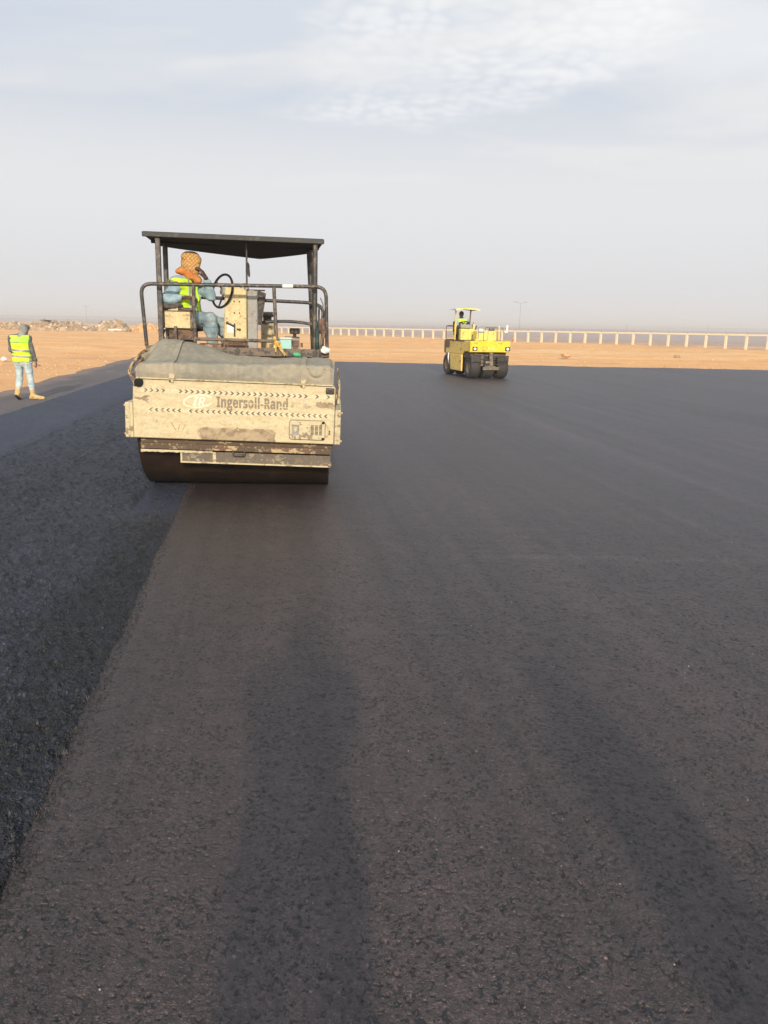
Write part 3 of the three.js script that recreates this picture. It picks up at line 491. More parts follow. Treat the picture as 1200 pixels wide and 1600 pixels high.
// ---------------------------------------------------------------- the cream tandem roller
const O1 = [-1.70, 0, -8.95], F1 = worldFrame(O1, 3.5, -1.6), F2 = worldFrame(O1, 8.5, -0.6), FD = worldFrame(O1, 3.5, -0.4);
const roller = thing('road_roller', 'weathered cream double drum road roller with black canopy standing on the fresh asphalt', 'road roller', O1, F1.q);
{
  const R = roller, inv = F1.q.clone().invert(), q2 = inv.clone().multiply(F2.q), qd = inv.clone().multiply(FD.q);
  // --- front drum
  const prof = [[-1.0, 0.62], [-1.0, 0.69], [-0.99, 0.70], [1.025, 0.70], [1.035, 0.69], [1.035, 0.62]];
  const drum = part('drum', [latheX(prof, 96, 0, 0.70, 0), latheX([[-1.0, 0.62], [-0.93, 0.60], [-0.93, 0.14], [-1.0, 0.12], [-1.0, 0.001]], 48, 0, 0.70, 0), latheX([[1.03, 0.62], [0.93, 0.60], [0.93, 0.14], [1.0, 0.12], [1.0, 0.001]], 48, 0, 0.70, 0)], M.drum, R, qd);
  // --- front panel: lettering, chevrons and bare patches are print and wear on its paint
  const X0 = -1.005, X1 = 1.085, Y0 = 0.606, Y1 = 1.226, PW = 2048, PH = 608, cv = document.createElement('canvas'); cv.width = PW; cv.height = PH; const g = cv.getContext('2d');
  const px = (x) => (x - X0) / (X1 - X0) * PW, py = (y) => (Y1 - y) / (Y1 - Y0) * PH, k = PW / (X1 - X0), r = rng(9);
  g.fillStyle = 'rgb(188,175,142)'; g.fillRect(0, 0, PW, PH);
  for (let i = 0; i < 900; i++) { const x = r() * PW, y = r() * PH; g.fillStyle = r() < 0.5 ? 'rgba(214,198,156,0.10)' : 'rgba(160,136,92,0.10)'; g.beginPath(); g.ellipse(x, y, 10 + r() * 60, 4 + r() * 22, 0, 0, 7); g.fill(); }
  // pale backing of the chevron rows and of the logo
  g.fillStyle = 'rgba(222,210,180,0.3)'; g.fillRect(px(-0.92), py(1.130), k * 1.98, k * 0.044); g.fillRect(px(-0.86), py(0.930), k * 1.89, k * 0.044);
  const chev = (x, y, dir) => { const w = 0.043 * k, h = 0.037 * k, t = 0.021 * k; g.beginPath(); const a = px(x), b = py(y), s = dir; g.moveTo(a - s * w / 2, b - h / 2); g.lineTo(a - s * w / 2 + s * t, b - h / 2); g.lineTo(a + s * w / 2, b); g.lineTo(a - s * w / 2 + s * t, b + h / 2); g.lineTo(a - s * w / 2, b + h / 2); g.lineTo(a + s * (w / 2 - t), b); g.closePath(); g.fill(); };
  g.fillStyle = 'rgb(84,78,68)';
  for (let i = 0; i < 33; i++) { const x = -0.868 + i * 0.0588; if (i === 4 || i === 5 || i > 28 && i !== 30 && i !== 32) continue; chev(x, 1.1085, 1); }
  for (let i = 0; i < 32; i++) { const x = -0.820 + i * 0.0585; if (i === 6) continue; chev(x, 0.9085, -1); }
  // worn logo: a white swoosh ring with two slanted letters
  g.save(); g.strokeStyle = 'rgba(228,218,192,0.7)'; g.lineWidth = 0.016 * k; g.beginPath(); g.ellipse(px(-0.335), py(1.014), 0.150 * k, 0.062 * k, -0.12, 0.5, 2 * Math.PI - 0.35); g.stroke();
  g.fillStyle = 'rgba(232,223,200,0.85)'; g.translate(px(-0.335), py(0.968)); g.transform(1, 0, -0.28, 1, 0, 0); g.font = 'bold ' + Math.round(0.128 * k) + 'px sans-serif'; g.textAlign = 'center'; g.fillText('IR', 0, 0); g.restore();
  g.save(); g.fillStyle = 'rgb(124,112,92)'; g.font = 'bold ' + Math.round(0.150 * k) + 'px sans-serif'; g.lineWidth = 0.006 * k; g.strokeStyle = 'rgb(124,112,92)'; g.textAlign = 'left'; const tw = g.measureText('Ingersoll-Rand').width; g.translate(px(-0.148), py(0.961)); g.scale(0.748 * k / tw, 1.0); g.fillText('Ingersoll-Rand', 0, 0); g.strokeText('Ingersoll-Rand', 0, 0); g.restore();
  // scuffed paint over the lettering and the chevrons
  for (let i = 0; i < 700; i++) { const x = r() * PW, row = r(), y = row < 0.33 ? py(1.1085) + (r() - 0.5) * 0.045 * k : row < 0.66 ? py(0.9085) + (r() - 0.5) * 0.045 * k : py(1.01) + (r() - 0.5) * 0.12 * k; g.fillStyle = 'rgba(205,190,150,' + (0.5 + 0.5 * r()) + ')'; const w = 2 + r() * (x < px(-0.6) || x > px(0.5) ? 34 : 9); g.fillRect(x, y, w, 1 + r() * 4); }
  g.fillStyle = 'rgba(198,182,140,0.9)'; g.fillRect(px(0.10), py(1.012), 0.30 * k, 0.006 * k); g.fillRect(px(0.505), py(0.985), 0.11 * k, 0.008 * k);
  // bare patches: ragged islands of brown primer where the paint is gone
  const img = g.getImageData(0, 0, PW, PH), d = img.data, smear = [[-1.0, 0.995, -0.845, 1.035, 0.02, 1], [0.60, 0.985, 0.86, 1.055, 0.05, 0.50], [0.86, 0.985, 1.09, 1.06, 0.04, 0.62], [-0.36, 0.56, 0.50, 0.76, 0.10, 0.72], [-0.86, 0.99, -0.45, 1.03, 0.03, 0.30], [-0.86, 0.77, -0.70, 0.83, 0.04, 0.42], [0.55, 0.60, 1.0, 0.66, 0.03, 0.30], [0.98, 0.60, 1.09, 0.78, 0.03, 0.34], [-1.0, 0.6, -0.2, 0.68, 0.04, 0.30], [-0.55, 0.80, 0.2, 0.85, 0.03, 0.22], [-1.005, 0.6, -0.93, 1.2, 0.03, 0.25]];
  for (let j = 0; j < PH; j++) for (let i = 0; i < PW; i++) {
    const x = X0 + i / k, y = Y1 - j / PH * (Y1 - Y0), o = (j * PW + i) * 4, n = fbm(x * 14 + 40, y * 22, 5, 0, 3), n2 = fbm(x * 60, y * 90, 3, 0, 5), ln = vn(x * 5, y * 190, 0, 8);
    let w = 0; for (const [a, b, c, e, sf, am] of smear) { const inx = sst(a - sf, a + sf, x + (n - 0.5) * 0.12) * sst(c + sf, c - sf, x + (n2 - 0.5) * 0.1), iny = sst(b - sf, b + sf * 0.6, y + (n - 0.5) * 0.08) * sst(e + sf * 0.6, e - sf * 0.6, y + (n - 0.5) * 0.09); w = Math.max(w, sst(0.47, 0.53, inx * iny * am + (n - 0.5) * 0.45 + (n2 - 0.5) * 0.4)); }
    const line = ln > 0.90 && n > 0.52 && x < -0.2 ? 0.4 : 0, chipw = sst(0.70, 0.73, n * 0.5 + n2 * 0.5);
    const q = 0.9 + 0.2 * n2, t = Math.max(w, line, chipw * 0.8), br = mix3([128, 110, 86], [158, 140, 112], sst(0.35, 0.65, n));
    d[o] = mix(d[o] * q, br[0] * q, t); d[o + 1] = mix(d[o + 1] * q, br[1] * q, t); d[o + 2] = mix(d[o + 2] * q, br[2] * q, t);
  }
  g.putImageData(img, 0, 0);
  // scratches
  g.strokeStyle = 'rgba(120,98,70,0.8)'; for (const [a, b, c, e, w] of [[-0.62, 0.79, -0.57, 0.70, 7], [-0.55, 0.68, -0.53, 0.76, 5], [-0.50, 0.70, -0.47, 0.77, 4], [-0.45, 0.66, -0.45, 0.72, 3]]) { g.lineWidth = w; g.beginPath(); g.moveTo(px(a), py(b)); g.lineTo(px(c), py(e)); g.stroke(); }
  g.strokeStyle = 'rgba(140,122,88,0.7)'; g.lineWidth = 2; for (const [a, b] of [[0.17, 0.86], [0.33, 0.82], [0.92, 0.93]]) { g.beginPath(); g.moveTo(px(a), py(b)); g.bezierCurveTo(px(a + 0.05), py(b), px(a + 0.06), py(b - 0.03), px(a + 0.06), py(b - 0.10)); g.stroke(); }
  const ptex = new THREE.CanvasTexture(cv); ptex.colorSpace = THREE.SRGBColorSpace; ptex.anisotropy = 8; const panelMat = std({ map: ptex, roughness: 0.62, bumpMap: dataTex(256, 0.5, (u, v) => fbm(u * 5, v * 5, 4, 5, 12)), bumpScale: 0.004 });
  const panelShape = [[-0.975, 1.222], [-0.985, 1.15], [-1.0, 1.14], [-1.005, 0.99], [-1.005, 0.610], [1.082, 0.610], [1.085, 0.98], [1.085, 1.20], [1.07, 1.224]];
  const panelMesh = part('front_panel', [extrude(panelShape, 0.05, 0.008).translate(0, 0, 0.80)], panelMat, R, null, (gg) => { const p = gg.attributes.position, uv = new Float32Array(p.count * 2); for (let i = 0; i < p.count; i++) { uv[2 * i] = (p.getX(i) - X0) / (X1 - X0); uv[2 * i + 1] = (p.getY(i) - Y0) / (Y1 - Y0); } gg.setAttribute('uv', new THREE.BufferAttribute(uv, 2)); });
  part('panel_lip', [bar(-0.96, 1.224, 0.80, 1.06, 1.238, 0.875, 0.004)], M.cream, R);
  // engine tank body behind the panel, side frames that carry the drum
  part('water_tank', [bar(-0.97, 0.98, 0.30, 1.06, 1.222, 0.798, 0.03), bar(-0.97, 1.225, -0.05, 1.06, 1.385, 0.80, 0.04)], M.creamRust, R);
  for (const s of [-1, 1]) {
    const x0 = s < 0 ? -1.092 : 1.088, x1 = s < 0 ? -1.008 : 1.152;
    part('side_frame', [bar(x0, 0.606, -0.35, x1, 0.975, 0.838, 0.01), bar(x0 + 0.012, 0.975, -0.35, x1 - 0.012, 1.20, 0.30, 0.02), ...[0.64, 0.94].map((y) => rod(V(s < 0 ? x0 - 0.016 : x1 + 0.016, y, 0.80), V(s < 0 ? x0 : x1, y, 0.80), 0.013, 0.013, 8))], M.cream, R);
    part('frame_rib', [bar(s < 0 ? -1.052 : 1.118, 0.615, 0.838, s < 0 ? -1.040 : 1.130, 0.965, 0.846, 0.003)], M.cream, R);
    const xb = s < 0 ? -1.02 : 1.115;
    part('guard_tube', [tube(s < 0 ? [[-1.0, 1.12, 0.72], [-1.03, 1.20, 0.70], [-1.085, 1.27, 0.66], [-1.07, 1.36, 0.52], [-1.02, 1.47, 0.30], [-0.97, 1.50, 0.16]] : [[1.095, 1.08, 0.74], [1.10, 1.16, 0.74], [1.125, 1.23, 0.72], [1.12, 1.30, 0.62], [1.10, 1.38, 0.45]], s < 0 ? 0.018 : 0.010, 0.06)], M.creamRust, R);
  }
  part('side_hose', [tube([[-1.0, 1.18, 0.60], [-1.05, 1.27, 0.55], [-1.03, 1.36, 0.44], [-0.99, 1.44, 0.3]], 0.013, 0.05)], M.rust, R);
  part('headlamp', [tube([[-0.935, 1.185, 0.845], [-0.935, 1.185, 0.872]], 0.046, 0, 20), bar(-0.985, 1.14, 0.845, -0.905, 1.20, 0.862, 0.02)], M.hole, R);
  part('headlamp', [bar(0.985, 1.140, 0.845, 1.076, 1.205, 0.868, 0.012)], M.darkMetal, R);
  // service door with latch box and vent
  const rr = (x0, y0, x1, y1, c) => { const n = 6, o = []; [[x1 - c, y1 - c, 0], [x0 + c, y1 - c, 1], [x0 + c, y0 + c, 2], [x1 - c, y0 + c, 3]].forEach(([x, y, a]) => { for (let i = 0; i <= n; i++) o.push([x + c * Math.cos((a + i / n) * Math.PI / 2), y + c * Math.sin((a + i / n) * Math.PI / 2)]); }); return o; };
  const door = part('service_door', [extrude(rr(0.617, 0.655, 0.985, 0.852, 0.03), 0.014, 0.003).translate(0, 0, 0.852)], M.cream, R);
  part('door_gap', [tube(rr(0.612, 0.650, 0.990, 0.857, 0.034).map(([x, y]) => [x, y, 0.852]), 0.003, 0, 5, true)], M.grime, door);
  part('latch_recess', [bar(0.640, 0.700, 0.864, 0.716, 0.806, 0.869, 0.002)], M.greyPaint, door); part('latch', [ball(0.678, 0.748, 0.872, 0.018, 0.022, 0.010), bar(0.66, 0.765, 0.868, 0.70, 0.79, 0.876, 0.004), bar(0.636, 0.806, 0.866, 0.72, 0.814, 0.878, 0.003)], M.cream, door);
  const sl = []; for (let c = 0; c < 3; c++) for (let i = 0; i < 8; i++) sl.push(bar(0.838 + c * 0.044, 0.707 + i * 0.0135, 0.8655, 0.870 + c * 0.044, 0.7135 + i * 0.0135, 0.8685, 0)); part('vent_slots', sl, M.slotDark, door);
  for (const y of [0.668, 0.838]) part('door_bumper', [ball(0.968, y, 0.868, 0.016, 0.013, 0.008)], M.hole, door);
  part('door_handle', [tube([[1.0, 0.69, 0.853], [1.022, 0.71, 0.862], [1.022, 0.80, 0.862], [1.0, 0.825, 0.853]], 0.006, 0.02)], M.cream, R);
  for (const [x, y] of [[1.035, 0.748], [1.035, 0.724], [-0.62, 1.205], [0.73, 1.205]]) part('bolt', [ball(x, y, 0.853, 0.011, 0.011, 0.008, 8)], M.rust, R);
  // beam and scraper under the panel
  part('cross_beam', [bar(-0.955, 0.545, 0.70, 1.075, 0.606, 0.775, 0.012), bar(-0.95, 0.488, 0.735, 1.06, 0.552, 0.80, 0.008)], M.beam, R);
  for (const [a, b] of [[-0.2, 0.06], [0.42, 0.86]]) part('beam_patch', [bar(a, 0.492, 0.796, b, 0.548, 0.806, 0.008)], M.creamRust, R);
  part('scraper_bar', [bar(-0.535, 0.362, 0.735, 1.055, 0.470, 0.775, 0.006)], M.grime, R); part('scraper_edge', [bar(-0.54, 0.346, 0.730, 1.058, 0.364, 0.792, 0.006), ], M.cream, R); part('scraper_rib', [bar(-0.2, 0.364, 0.775, -0.165, 0.47, 0.785, 0.003)], M.cream, R); part('scraper_rib', [bar(-0.54, 0.364, 0.775, -0.52, 0.47, 0.785, 0.003)], M.cream, R); part('scraper_blade', [bar(1.03, 0.352, 0.70, 1.066, 0.40, 0.80, 0.006)], M.rust, R);
  part('tow_hook', [tube([[0.02, 0.49, 0.80], [0.02, 0.455, 0.83], [0.14, 0.455, 0.83], [0.14, 0.49, 0.80]], 0.011, 0.025)], M.darkMetal, R);
  part('splash_strip', [grid(40, 1, (u, v) => [mix(-0.95, -0.2, u), 0.482 - v * (0.018 + 0.012 * vn(u * 30, 1)), 0.795])], M.cream, R);
  // --- tarp over the tank
  const top = [[-1.02, 1.43], [-0.94, 1.50], [-0.825, 1.615], [-0.70, 1.61], [-0.617, 1.60], [-0.353, 1.545], [-0.02, 1.462], [0.4, 1.462], [0.878, 1.482], [1.0, 1.47], [1.09, 1.44]];
  const fr = [[-1.0, 1.385], [-0.6, 1.40], [0, 1.41], [0.7, 1.435], [1.09, 1.445]];
  part('tarpaulin', [grid(150, 90, (u, v) => {
    let x = mix(-0.985, 1.085, u), T = piece(top, x), Fy = piece(fr, x), y, z; const yb = 1.236 - 0.03 * sst(0.96, 1, u);
    if (v < 0.34) { const t = v / 0.34; y = mix(yb, Fy - 0.05, t); z = 0.862 - 0.012 * t + 0.012 * Math.sin(t * 3.1); }
    else if (v < 0.48) { const a = (v - 0.34) / 0.14 * Math.PI / 2; y = Fy - 0.05 + 0.05 * Math.sin(a); z = 0.79 + 0.06 * Math.cos(a); }
    else if (v < 0.86) { const t = (v - 0.48) / 0.38; y = mix(Fy, T, t * t * (3 - 2 * t)) - 0.012 * Math.sin(t * Math.PI); z = mix(0.79, 0.16, t); }
    else { const t = (v - 0.86) / 0.14; y = mix(T, 1.40, t * t); z = mix(0.16, 0.02, Math.sqrt(t)); }
    const w = fbm(x * 5 + 3, v * 4, 4, 0, 71) - 0.5, w2 = fbm(x * 16, v * 9 + 5, 3, 0, 72) - 0.5; y += w * 0.022 + w2 * 0.008; z += w * 0.018 + w2 * 0.008;
    const dx = (x - 0.88) / 0.085, dy = (y - 1.385) / 0.085; if (v < 0.45 && dy < 0.1) { const rr2 = Math.hypot(dx, dy); z += -0.016 * Math.exp(-Math.pow((rr2 - 1) / 0.16, 2)) + 0.010 * Math.exp(-rr2 * rr2 * 1.5); }
    for (const sx of [-0.61, 0.76]) z -= 0.008 * Math.exp(-Math.pow((x - sx) / 0.05, 2)) * (v < 0.5 ? 1 : 0), y -= 0.01 * Math.exp(-Math.pow((x - sx) / 0.05, 2)) * (v >= 0.5 ? 1 : 0);
    const e = sst(0.035, 0, u) + sst(0.965, 1, u); x += (u < 0.5 ? -1 : 1) * -0.02 * e; y -= e * (v < 0.86 ? (v > 0.42 ? 0.10 : 0.02) : 0); z -= e * 0.02;
    return [x, y, z];
  })], M.tarp, R);
  part('tarp_roll', [tube([[-0.80, 1.55, 0.06], [-0.90, 1.50, 0.10], [-0.985, 1.43, 0.2], [-1.02, 1.40, 0.36]], (t) => 0.075 - 0.03 * t, 0.05, 12)], M.tarp, R);
  for (const [x0, tx] of [[-0.595, -0.625], [0.755, 0.73]]) {
    const st = grid(3, 40, (u, v) => { const x = mix(x0, tx, v) + (u - 0.5) * 0.055, T = piece(top, x), Fy = piece(fr, x); let y, z; if (v < 0.4) { const t = v / 0.4; y = mix(1.245, Fy - 0.05, t); z = 0.872 - 0.012 * t; } else if (v < 0.55) { const a = (v - 0.4) / 0.15 * Math.PI / 2; y = Fy - 0.05 + 0.058 * Math.sin(a); z = 0.79 + 0.068 * Math.cos(a); } else { const t = (v - 0.55) / 0.45; y = mix(Fy, T, t * t * (3 - 2 * t)) + 0.004; z = mix(0.79, 0.17, t); } y += (fbm(x * 5 + 3, v * 4, 4, 0, 71) - 0.5) * 0.02; return [x, y, z]; });
    part('strap', [st], M.tarp, R); part('buckle', [bar(x0 - 0.03, 1.236, 0.862, x0 + 0.03, 1.285, 0.886, 0.006), bar(x0 - 0.012, 1.195, 0.853, x0 + 0.012, 1.24, 0.872, 0.004)], M.cream, R);
  }
  // --- operator platform: its own, slightly turned frame
  const P = (n, gs, m, uv) => part(n, gs, m, R, q2, uv);
  P('platform_floor', [bar(-1.045, 1.44, -1.62, 1.045, 1.475, -0.22, 0.006)], M.rust); P('kick_plate', [bar(-1.045, 1.445, -0.222, 1.045, 1.540, -0.200, 0.004), bar(-0.2, 1.452, -0.200, 1.045, 1.462, -0.186, 0.002), bar(-1.045, 1.478, -1.60, -1.03, 1.53, -0.24, 0.003), bar(1.03, 1.478, -1.60, 1.045, 1.53, -0.24, 0.003)], M.dustyPipe);
  P('rear_frame', [bar(-0.80, 0.55, -1.7, 0.80, 1.42, 0.02, 0.03), bar(-0.98, 0.62, -4.35, 0.98, 1.32, -1.75, 0.06)], M.creamRust); P('rear_drum', [latheX(prof, 64, 0, 0.70, -3.35), latheX([[-1.03, 0.62], [-0.95, 0.02]], 32, 0, 0.70, -3.35), latheX([[1.03, 0.62], [0.95, 0.02]], 32, 0, 0.70, -3.35)], M.drum);
  P('articulation_joint', [rod(V(0, 0.45, -0.98), V(0, 1.3, -0.98), 0.16, 0.16, 16)], M.darkMetal);
  const rr1 = 0.021;
  P('front_railing', [tube([[-1.035, 1.53, -0.21], [-1.075, 2.215, -0.21], [1.0, 2.25, -0.21], [1.02, 1.53, -0.21]], rr1, 0.12, 10)], M.black);
  P('railing_sleeve', [rod(V(0.50, 2.241, -0.21), V(0.62, 2.243, -0.21), 0.023)], M.white);
  P('railing_post', [rod(V(-0.50, 2.21, -0.21), V(-0.495, 1.49, -0.21), 0.020)], M.dustyPipe); P('railing_post', [rod(V(0.403, 2.225, -0.21), V(0.438, 1.47, -0.205), 0.021)], M.dustyPipe); P('low_rail', [rod(V(-0.49, 1.625, -0.21), V(0.43, 1.622, -0.21), 0.019)], M.dustyPipe);
  P('rear_railing', [tube([[-0.88, 2.115, -0.95], [0.86, 2.085, -0.95], [1.02, 2.04, -0.95], [1.01, 1.48, -0.95]], 0.021, 0.12, 10)], M.black); P('rear_low_rail', [tube([[0.24, 1.83, -0.95], [0.55, 1.853, -0.95], [0.80, 1.84, -0.95], [1.005, 1.79, -0.95]], 0.019, 0.1)], M.black);
  P('rear_railing_post', [rod(V(0.965, 2.05, -0.90), V(0.96, 1.5, -0.88), 0.012)], M.black);
  P('canopy_post', [bar(-0.917, 1.43, -0.38, -0.859, 2.735, -0.322, 0.012)], M.black); P('canopy_post', [rod(V(0.880, 1.45, -0.35), V(0.880, 2.74, -0.35), 0.030)], M.black);
  P('canopy_post', [bar(-0.930, 1.45, -1.13, -0.872, 2.72, -1.07, 0.012)], M.black); P('canopy_post', [tube([[0.915, 1.45, -1.1], [0.85, 2.74, -1.1]], 0.036, 0, 12)], M.black);
  // canopy: flat sheet with a rolled rim and a lining that sags towards the rear
  P('canopy_roof', [bar(-1.045, 2.742, -1.42, 0.975, 2.785, -0.30, 0.010), bar(-1.05, 2.726, -0.315, 0.98, 2.780, -0.285, 0.008)], M.roof);
  const ut = (y0, tilt) => grid(30, 14, (u, v) => { const z = mix(-0.315, -1.40, v), x = mix(-1.03, 0.96, u), peak = Math.max(0, 1 - Math.abs((u - 0.64) / (u < 0.64 ? 0.64 : 0.36))); return [x, 2.74 - v * (0.012 + 0.115 * Math.pow(peak, 0.8)), z]; });
  P('canopy_lining', [ut()], M.lining);
  P('canopy_rib', [bar(-1.02, 2.700, -0.80, 0.95, 2.738, -0.76, 0.004)], M.lining);
  // seat group
  P('seat_cushion', [lump(-0.60, 1.755, -0.72, 0.27, 0.06, 0.27, 4, 0.08, 3)], M.seat); P('seat_back', [lump(-0.90, 1.93, -0.80, 0.06, 0.20, 0.22, 6, 0.1, 3)], M.seat); P('armrest', [lump(-0.78, 1.995, -0.47, 0.15, 0.045, 0.06, 5, 0.2, 3), rod(V(-0.86, 1.98, -0.47), V(-0.86, 1.80, -0.55), 0.018)], M.seat); P('armrest_bracket', [bar(-0.79, 1.925, -0.50, -0.70, 1.985, -0.44, 0.006), rod(V(-0.80, 1.93, -0.46), V(-0.81, 1.98, -0.46), 0.012)], M.cream);
  P('control_box', [bar(-0.860, 1.735, -0.62, -0.565, 1.930, -0.45, 0.012)], M.consolePaint); P('box_frame', [bar(-0.870, 1.928, -0.63, -0.56, 1.940, -0.44, 0.003), bar(-0.574, 1.72, -0.60, -0.545, 1.93, -0.46, 0.004), lump(-0.62, 1.955, -0.48, 0.12, 0.018, 0.05, 9, 0.2, 2)], M.dustyPipe);
  P('seat_pedestal', [bar(-0.82, 1.60, -0.90, -0.52, 1.735, -0.50, 0.01), bar(-0.78, 1.475, -0.86, -0.56, 1.60, -0.56, 0.01)], M.brownMetal); P('pedestal_pipe', [rod(V(-0.735, 1.76, -0.432), V(-0.735, 1.47, -0.42), 0.018)], M.dustyPipe);
  P('seat_hose', [tube([[-0.90, 1.85, -0.55], [-0.93, 1.72, -0.52], [-0.87, 1.58, -0.50], [-0.82, 1.50, -0.48]], 0.018, 0.08)], M.darkMetal); P('seat_hose', [tube([[-0.86, 1.72, -0.48], [-0.90, 1.62, -0.47], [-0.84, 1.50, -0.45]], 0.010, 0.06)], M.darkMetal);
  P('floor_plate', [bar(-0.47, 1.475, -0.60, -0.20, 1.57, -0.30, 0.01)], M.rust); P('floor_plate', [bar(-0.17, 1.475, -0.56, 0.10, 1.565, -0.42, 0.01)], M.rust);
  // console, steering wheel
  P('console', [extrude([[-0.190, 1.61], [0.082, 1.60], [0.086, 2.20], [0.05, 2.215], [-0.15, 2.222], [-0.165, 2.21]], 0.34, 0.012).translate(0, 0, -0.84)], M.consolePaint); P('console_base', [bar(-0.20, 1.475, -0.80, 0.20, 1.605, -0.54, 0.01)], M.brownMetal);
  P('console_side', [extrude([[0.090, 1.475], [0.205, 1.475], [0.210, 2.185], [0.090, 2.212]], 0.26, 0.006).translate(0, 0, -0.79)], M.greyPaint);
  P('gauge_bracket', [extrude([[0.214, 1.80], [0.250, 1.80], [0.305, 2.17], [0.214, 2.20]], 0.20, 0.006).translate(0, 0, -0.76)], M.darkMetal); P('bracket_edge', [bar(0.10, 2.196, -0.74, 0.30, 2.208, -0.55, 0.003), rod(V(0.253, 1.80, -0.555), V(0.308, 2.17, -0.555), 0.006)], M.dustyPipe);
  for (const [x, y] of [[-0.06, 2.06], [0.0, 2.06], [-0.06, 1.93], [0.0, 1.93], [-0.08, 1.79]]) P('console_screw', ball(x, y, -0.50, 0.009, 0.009, 0.006, 8), M.hole); P('console_plate', [bar(-0.148, 1.70, -0.503, -0.068, 1.80, -0.497, 0.001)], M.white); P('console_latch', [rod(V(-0.15, 1.815, -0.49), V(-0.06, 1.775, -0.485), 0.010), rod(V(-0.06, 1.81, -0.49), V(-0.06, 1.66, -0.49), 0.009), ball(-0.145, 1.815, -0.49, 0.016), ball(0.0, 1.74, -0.495, 0.015), ball(-0.025, 1.742, -0.495, 0.012)], M.darkMetal);
  const wc = V(-0.20, 2.178, -0.60), wn = V(-0.76, 0.22, 0.61).normalize(), wq = new THREE.Quaternion().setFromUnitVectors(V(0, 0, 1), wn), onW = (x, y, z = 0) => V(x, y, z).applyQuaternion(wq).add(wc);
  const ringP = []; for (let i = 0; i < 40; i++) { const a = i / 40 * 2 * Math.PI; ringP.push(onW(Math.cos(a) * 0.195, Math.sin(a) * 0.195)); }
  const wheel = P('steering_wheel', [tube(ringP, 0.014, 0, 10, true)], M.hole); for (const a of [0.3, 2.4, 4.5]) part('wheel_spoke', rod(onW(0, 0, -0.03), onW(Math.cos(a) * 0.19, Math.sin(a) * 0.19), 0.013, 0.010), M.darkMetal, wheel); part('wheel_hub', [rod(onW(0, 0, -0.08), onW(0, 0, 0.0), 0.05, 0.045, 14)], M.greyPaint, wheel); P('steering_column', [rod(onW(0, 0, -0.08), V(-0.10, 2.06, -0.70), 0.03), rod(V(-0.42, 2.10, -0.72), V(-0.1, 2.10, -0.72), 0.012)], M.darkMetal);
  P('lamp_rod', [rod(V(0.09, 2.215, -0.50), V(0.092, 2.72, -0.50), 0.011), tube([[0.02, 2.205, -0.56], [0.02, 2.255, -0.56], [0.05, 2.265, -0.52], [0.17, 2.262, -0.52], [0.17, 2.235, -0.52]], 0.007, 0.02)], M.black); P('rod_base', [rod(V(0.085, 2.21, -0.50), V(0.09, 2.265, -0.50), 0.032, 0.018)], M.greyPaint);
  // exhaust, lamp and cases at the back of the platform
  P('exhaust_cap', [rod(V(0.325, 1.90, -1.5), V(0.325, 1.955, -1.5), 0.085, 0.07, 18), bar(0.26, 1.945, -1.56, 0.40, 1.965, -1.44, 0.006), rod(V(0.325, 1.83, -1.5), V(0.325, 1.90, -1.5), 0.055, 0.055, 16)], M.darkMetal); P('exhaust_stack', [rod(V(0.335, 1.47, -1.5), V(0.335, 1.83, -1.5), 0.095, 0.095, 20)], M.cream);
  P('work_lamp', [bar(0.615, 1.690, -1.54, 0.750, 1.765, -1.46, 0.016), rod(V(0.682, 1.63, -1.5), V(0.682, 1.70, -1.5), 0.022)], M.darkMetal); P('battery_case', [bar(0.55, 1.47, -1.62, 0.745, 1.655, -1.44, 0.01)], M.greyPaint); P('case_latch', [bar(0.645, 1.53, -1.44, 0.735, 1.61, -1.425, 0.005), bar(0.655, 1.49, -1.44, 0.725, 1.525, -1.43, 0.004), bar(0.76, 1.52, -1.5, 0.79, 1.575, -1.46, 0.004)], M.brownMetal);
  P('toolbox', [bar(0.40, 1.47, -1.32, 0.50, 1.58, -1.1, 0.01)], M.yellowDust);
}
// loose things that ride on the platform
const on2 = (x, y, z) => F2.pt(x, y, z).toArray();
{ const t = thing('cool_box', 'small pale turquoise cool box at the back of the roller platform', 'cool box', on2(0.545, 1.475, -1.36), F2.q); part('box_body', [bar(-0.09, 0, -0.07, 0.09, 0.145, 0.07, 0.012)], M.cyan, t); part('box_lid', [bar(-0.096, 0.147, -0.075, 0.096, 0.172, 0.075, 0.01)], M.white, t); }
{ const t = thing('yellow_rope', 'yellow rope knotted round the foot of the inner railing post', 'rope', on2(0.43, 1.60, -0.19), F2.q); part('rope_knot', [lump(0, 0, 0.0, 0.035, 0.04, 0.035, 3, 0.35, 3), lump(-0.02, 0.05, 0, 0.022, 0.03, 0.03, 8, 0.3, 2)], M.rope, t); part('rope_end', [tube([[0.01, -0.01, 0.02], [0.05, -0.07, 0.03], [0.10, -0.135, 0.03]], 0.016, 0.03)], M.rope, t); part('rope_end', [tube([[-0.01, -0.01, 0.02], [-0.01, -0.10, 0.03]], 0.010)], M.rope, t); }
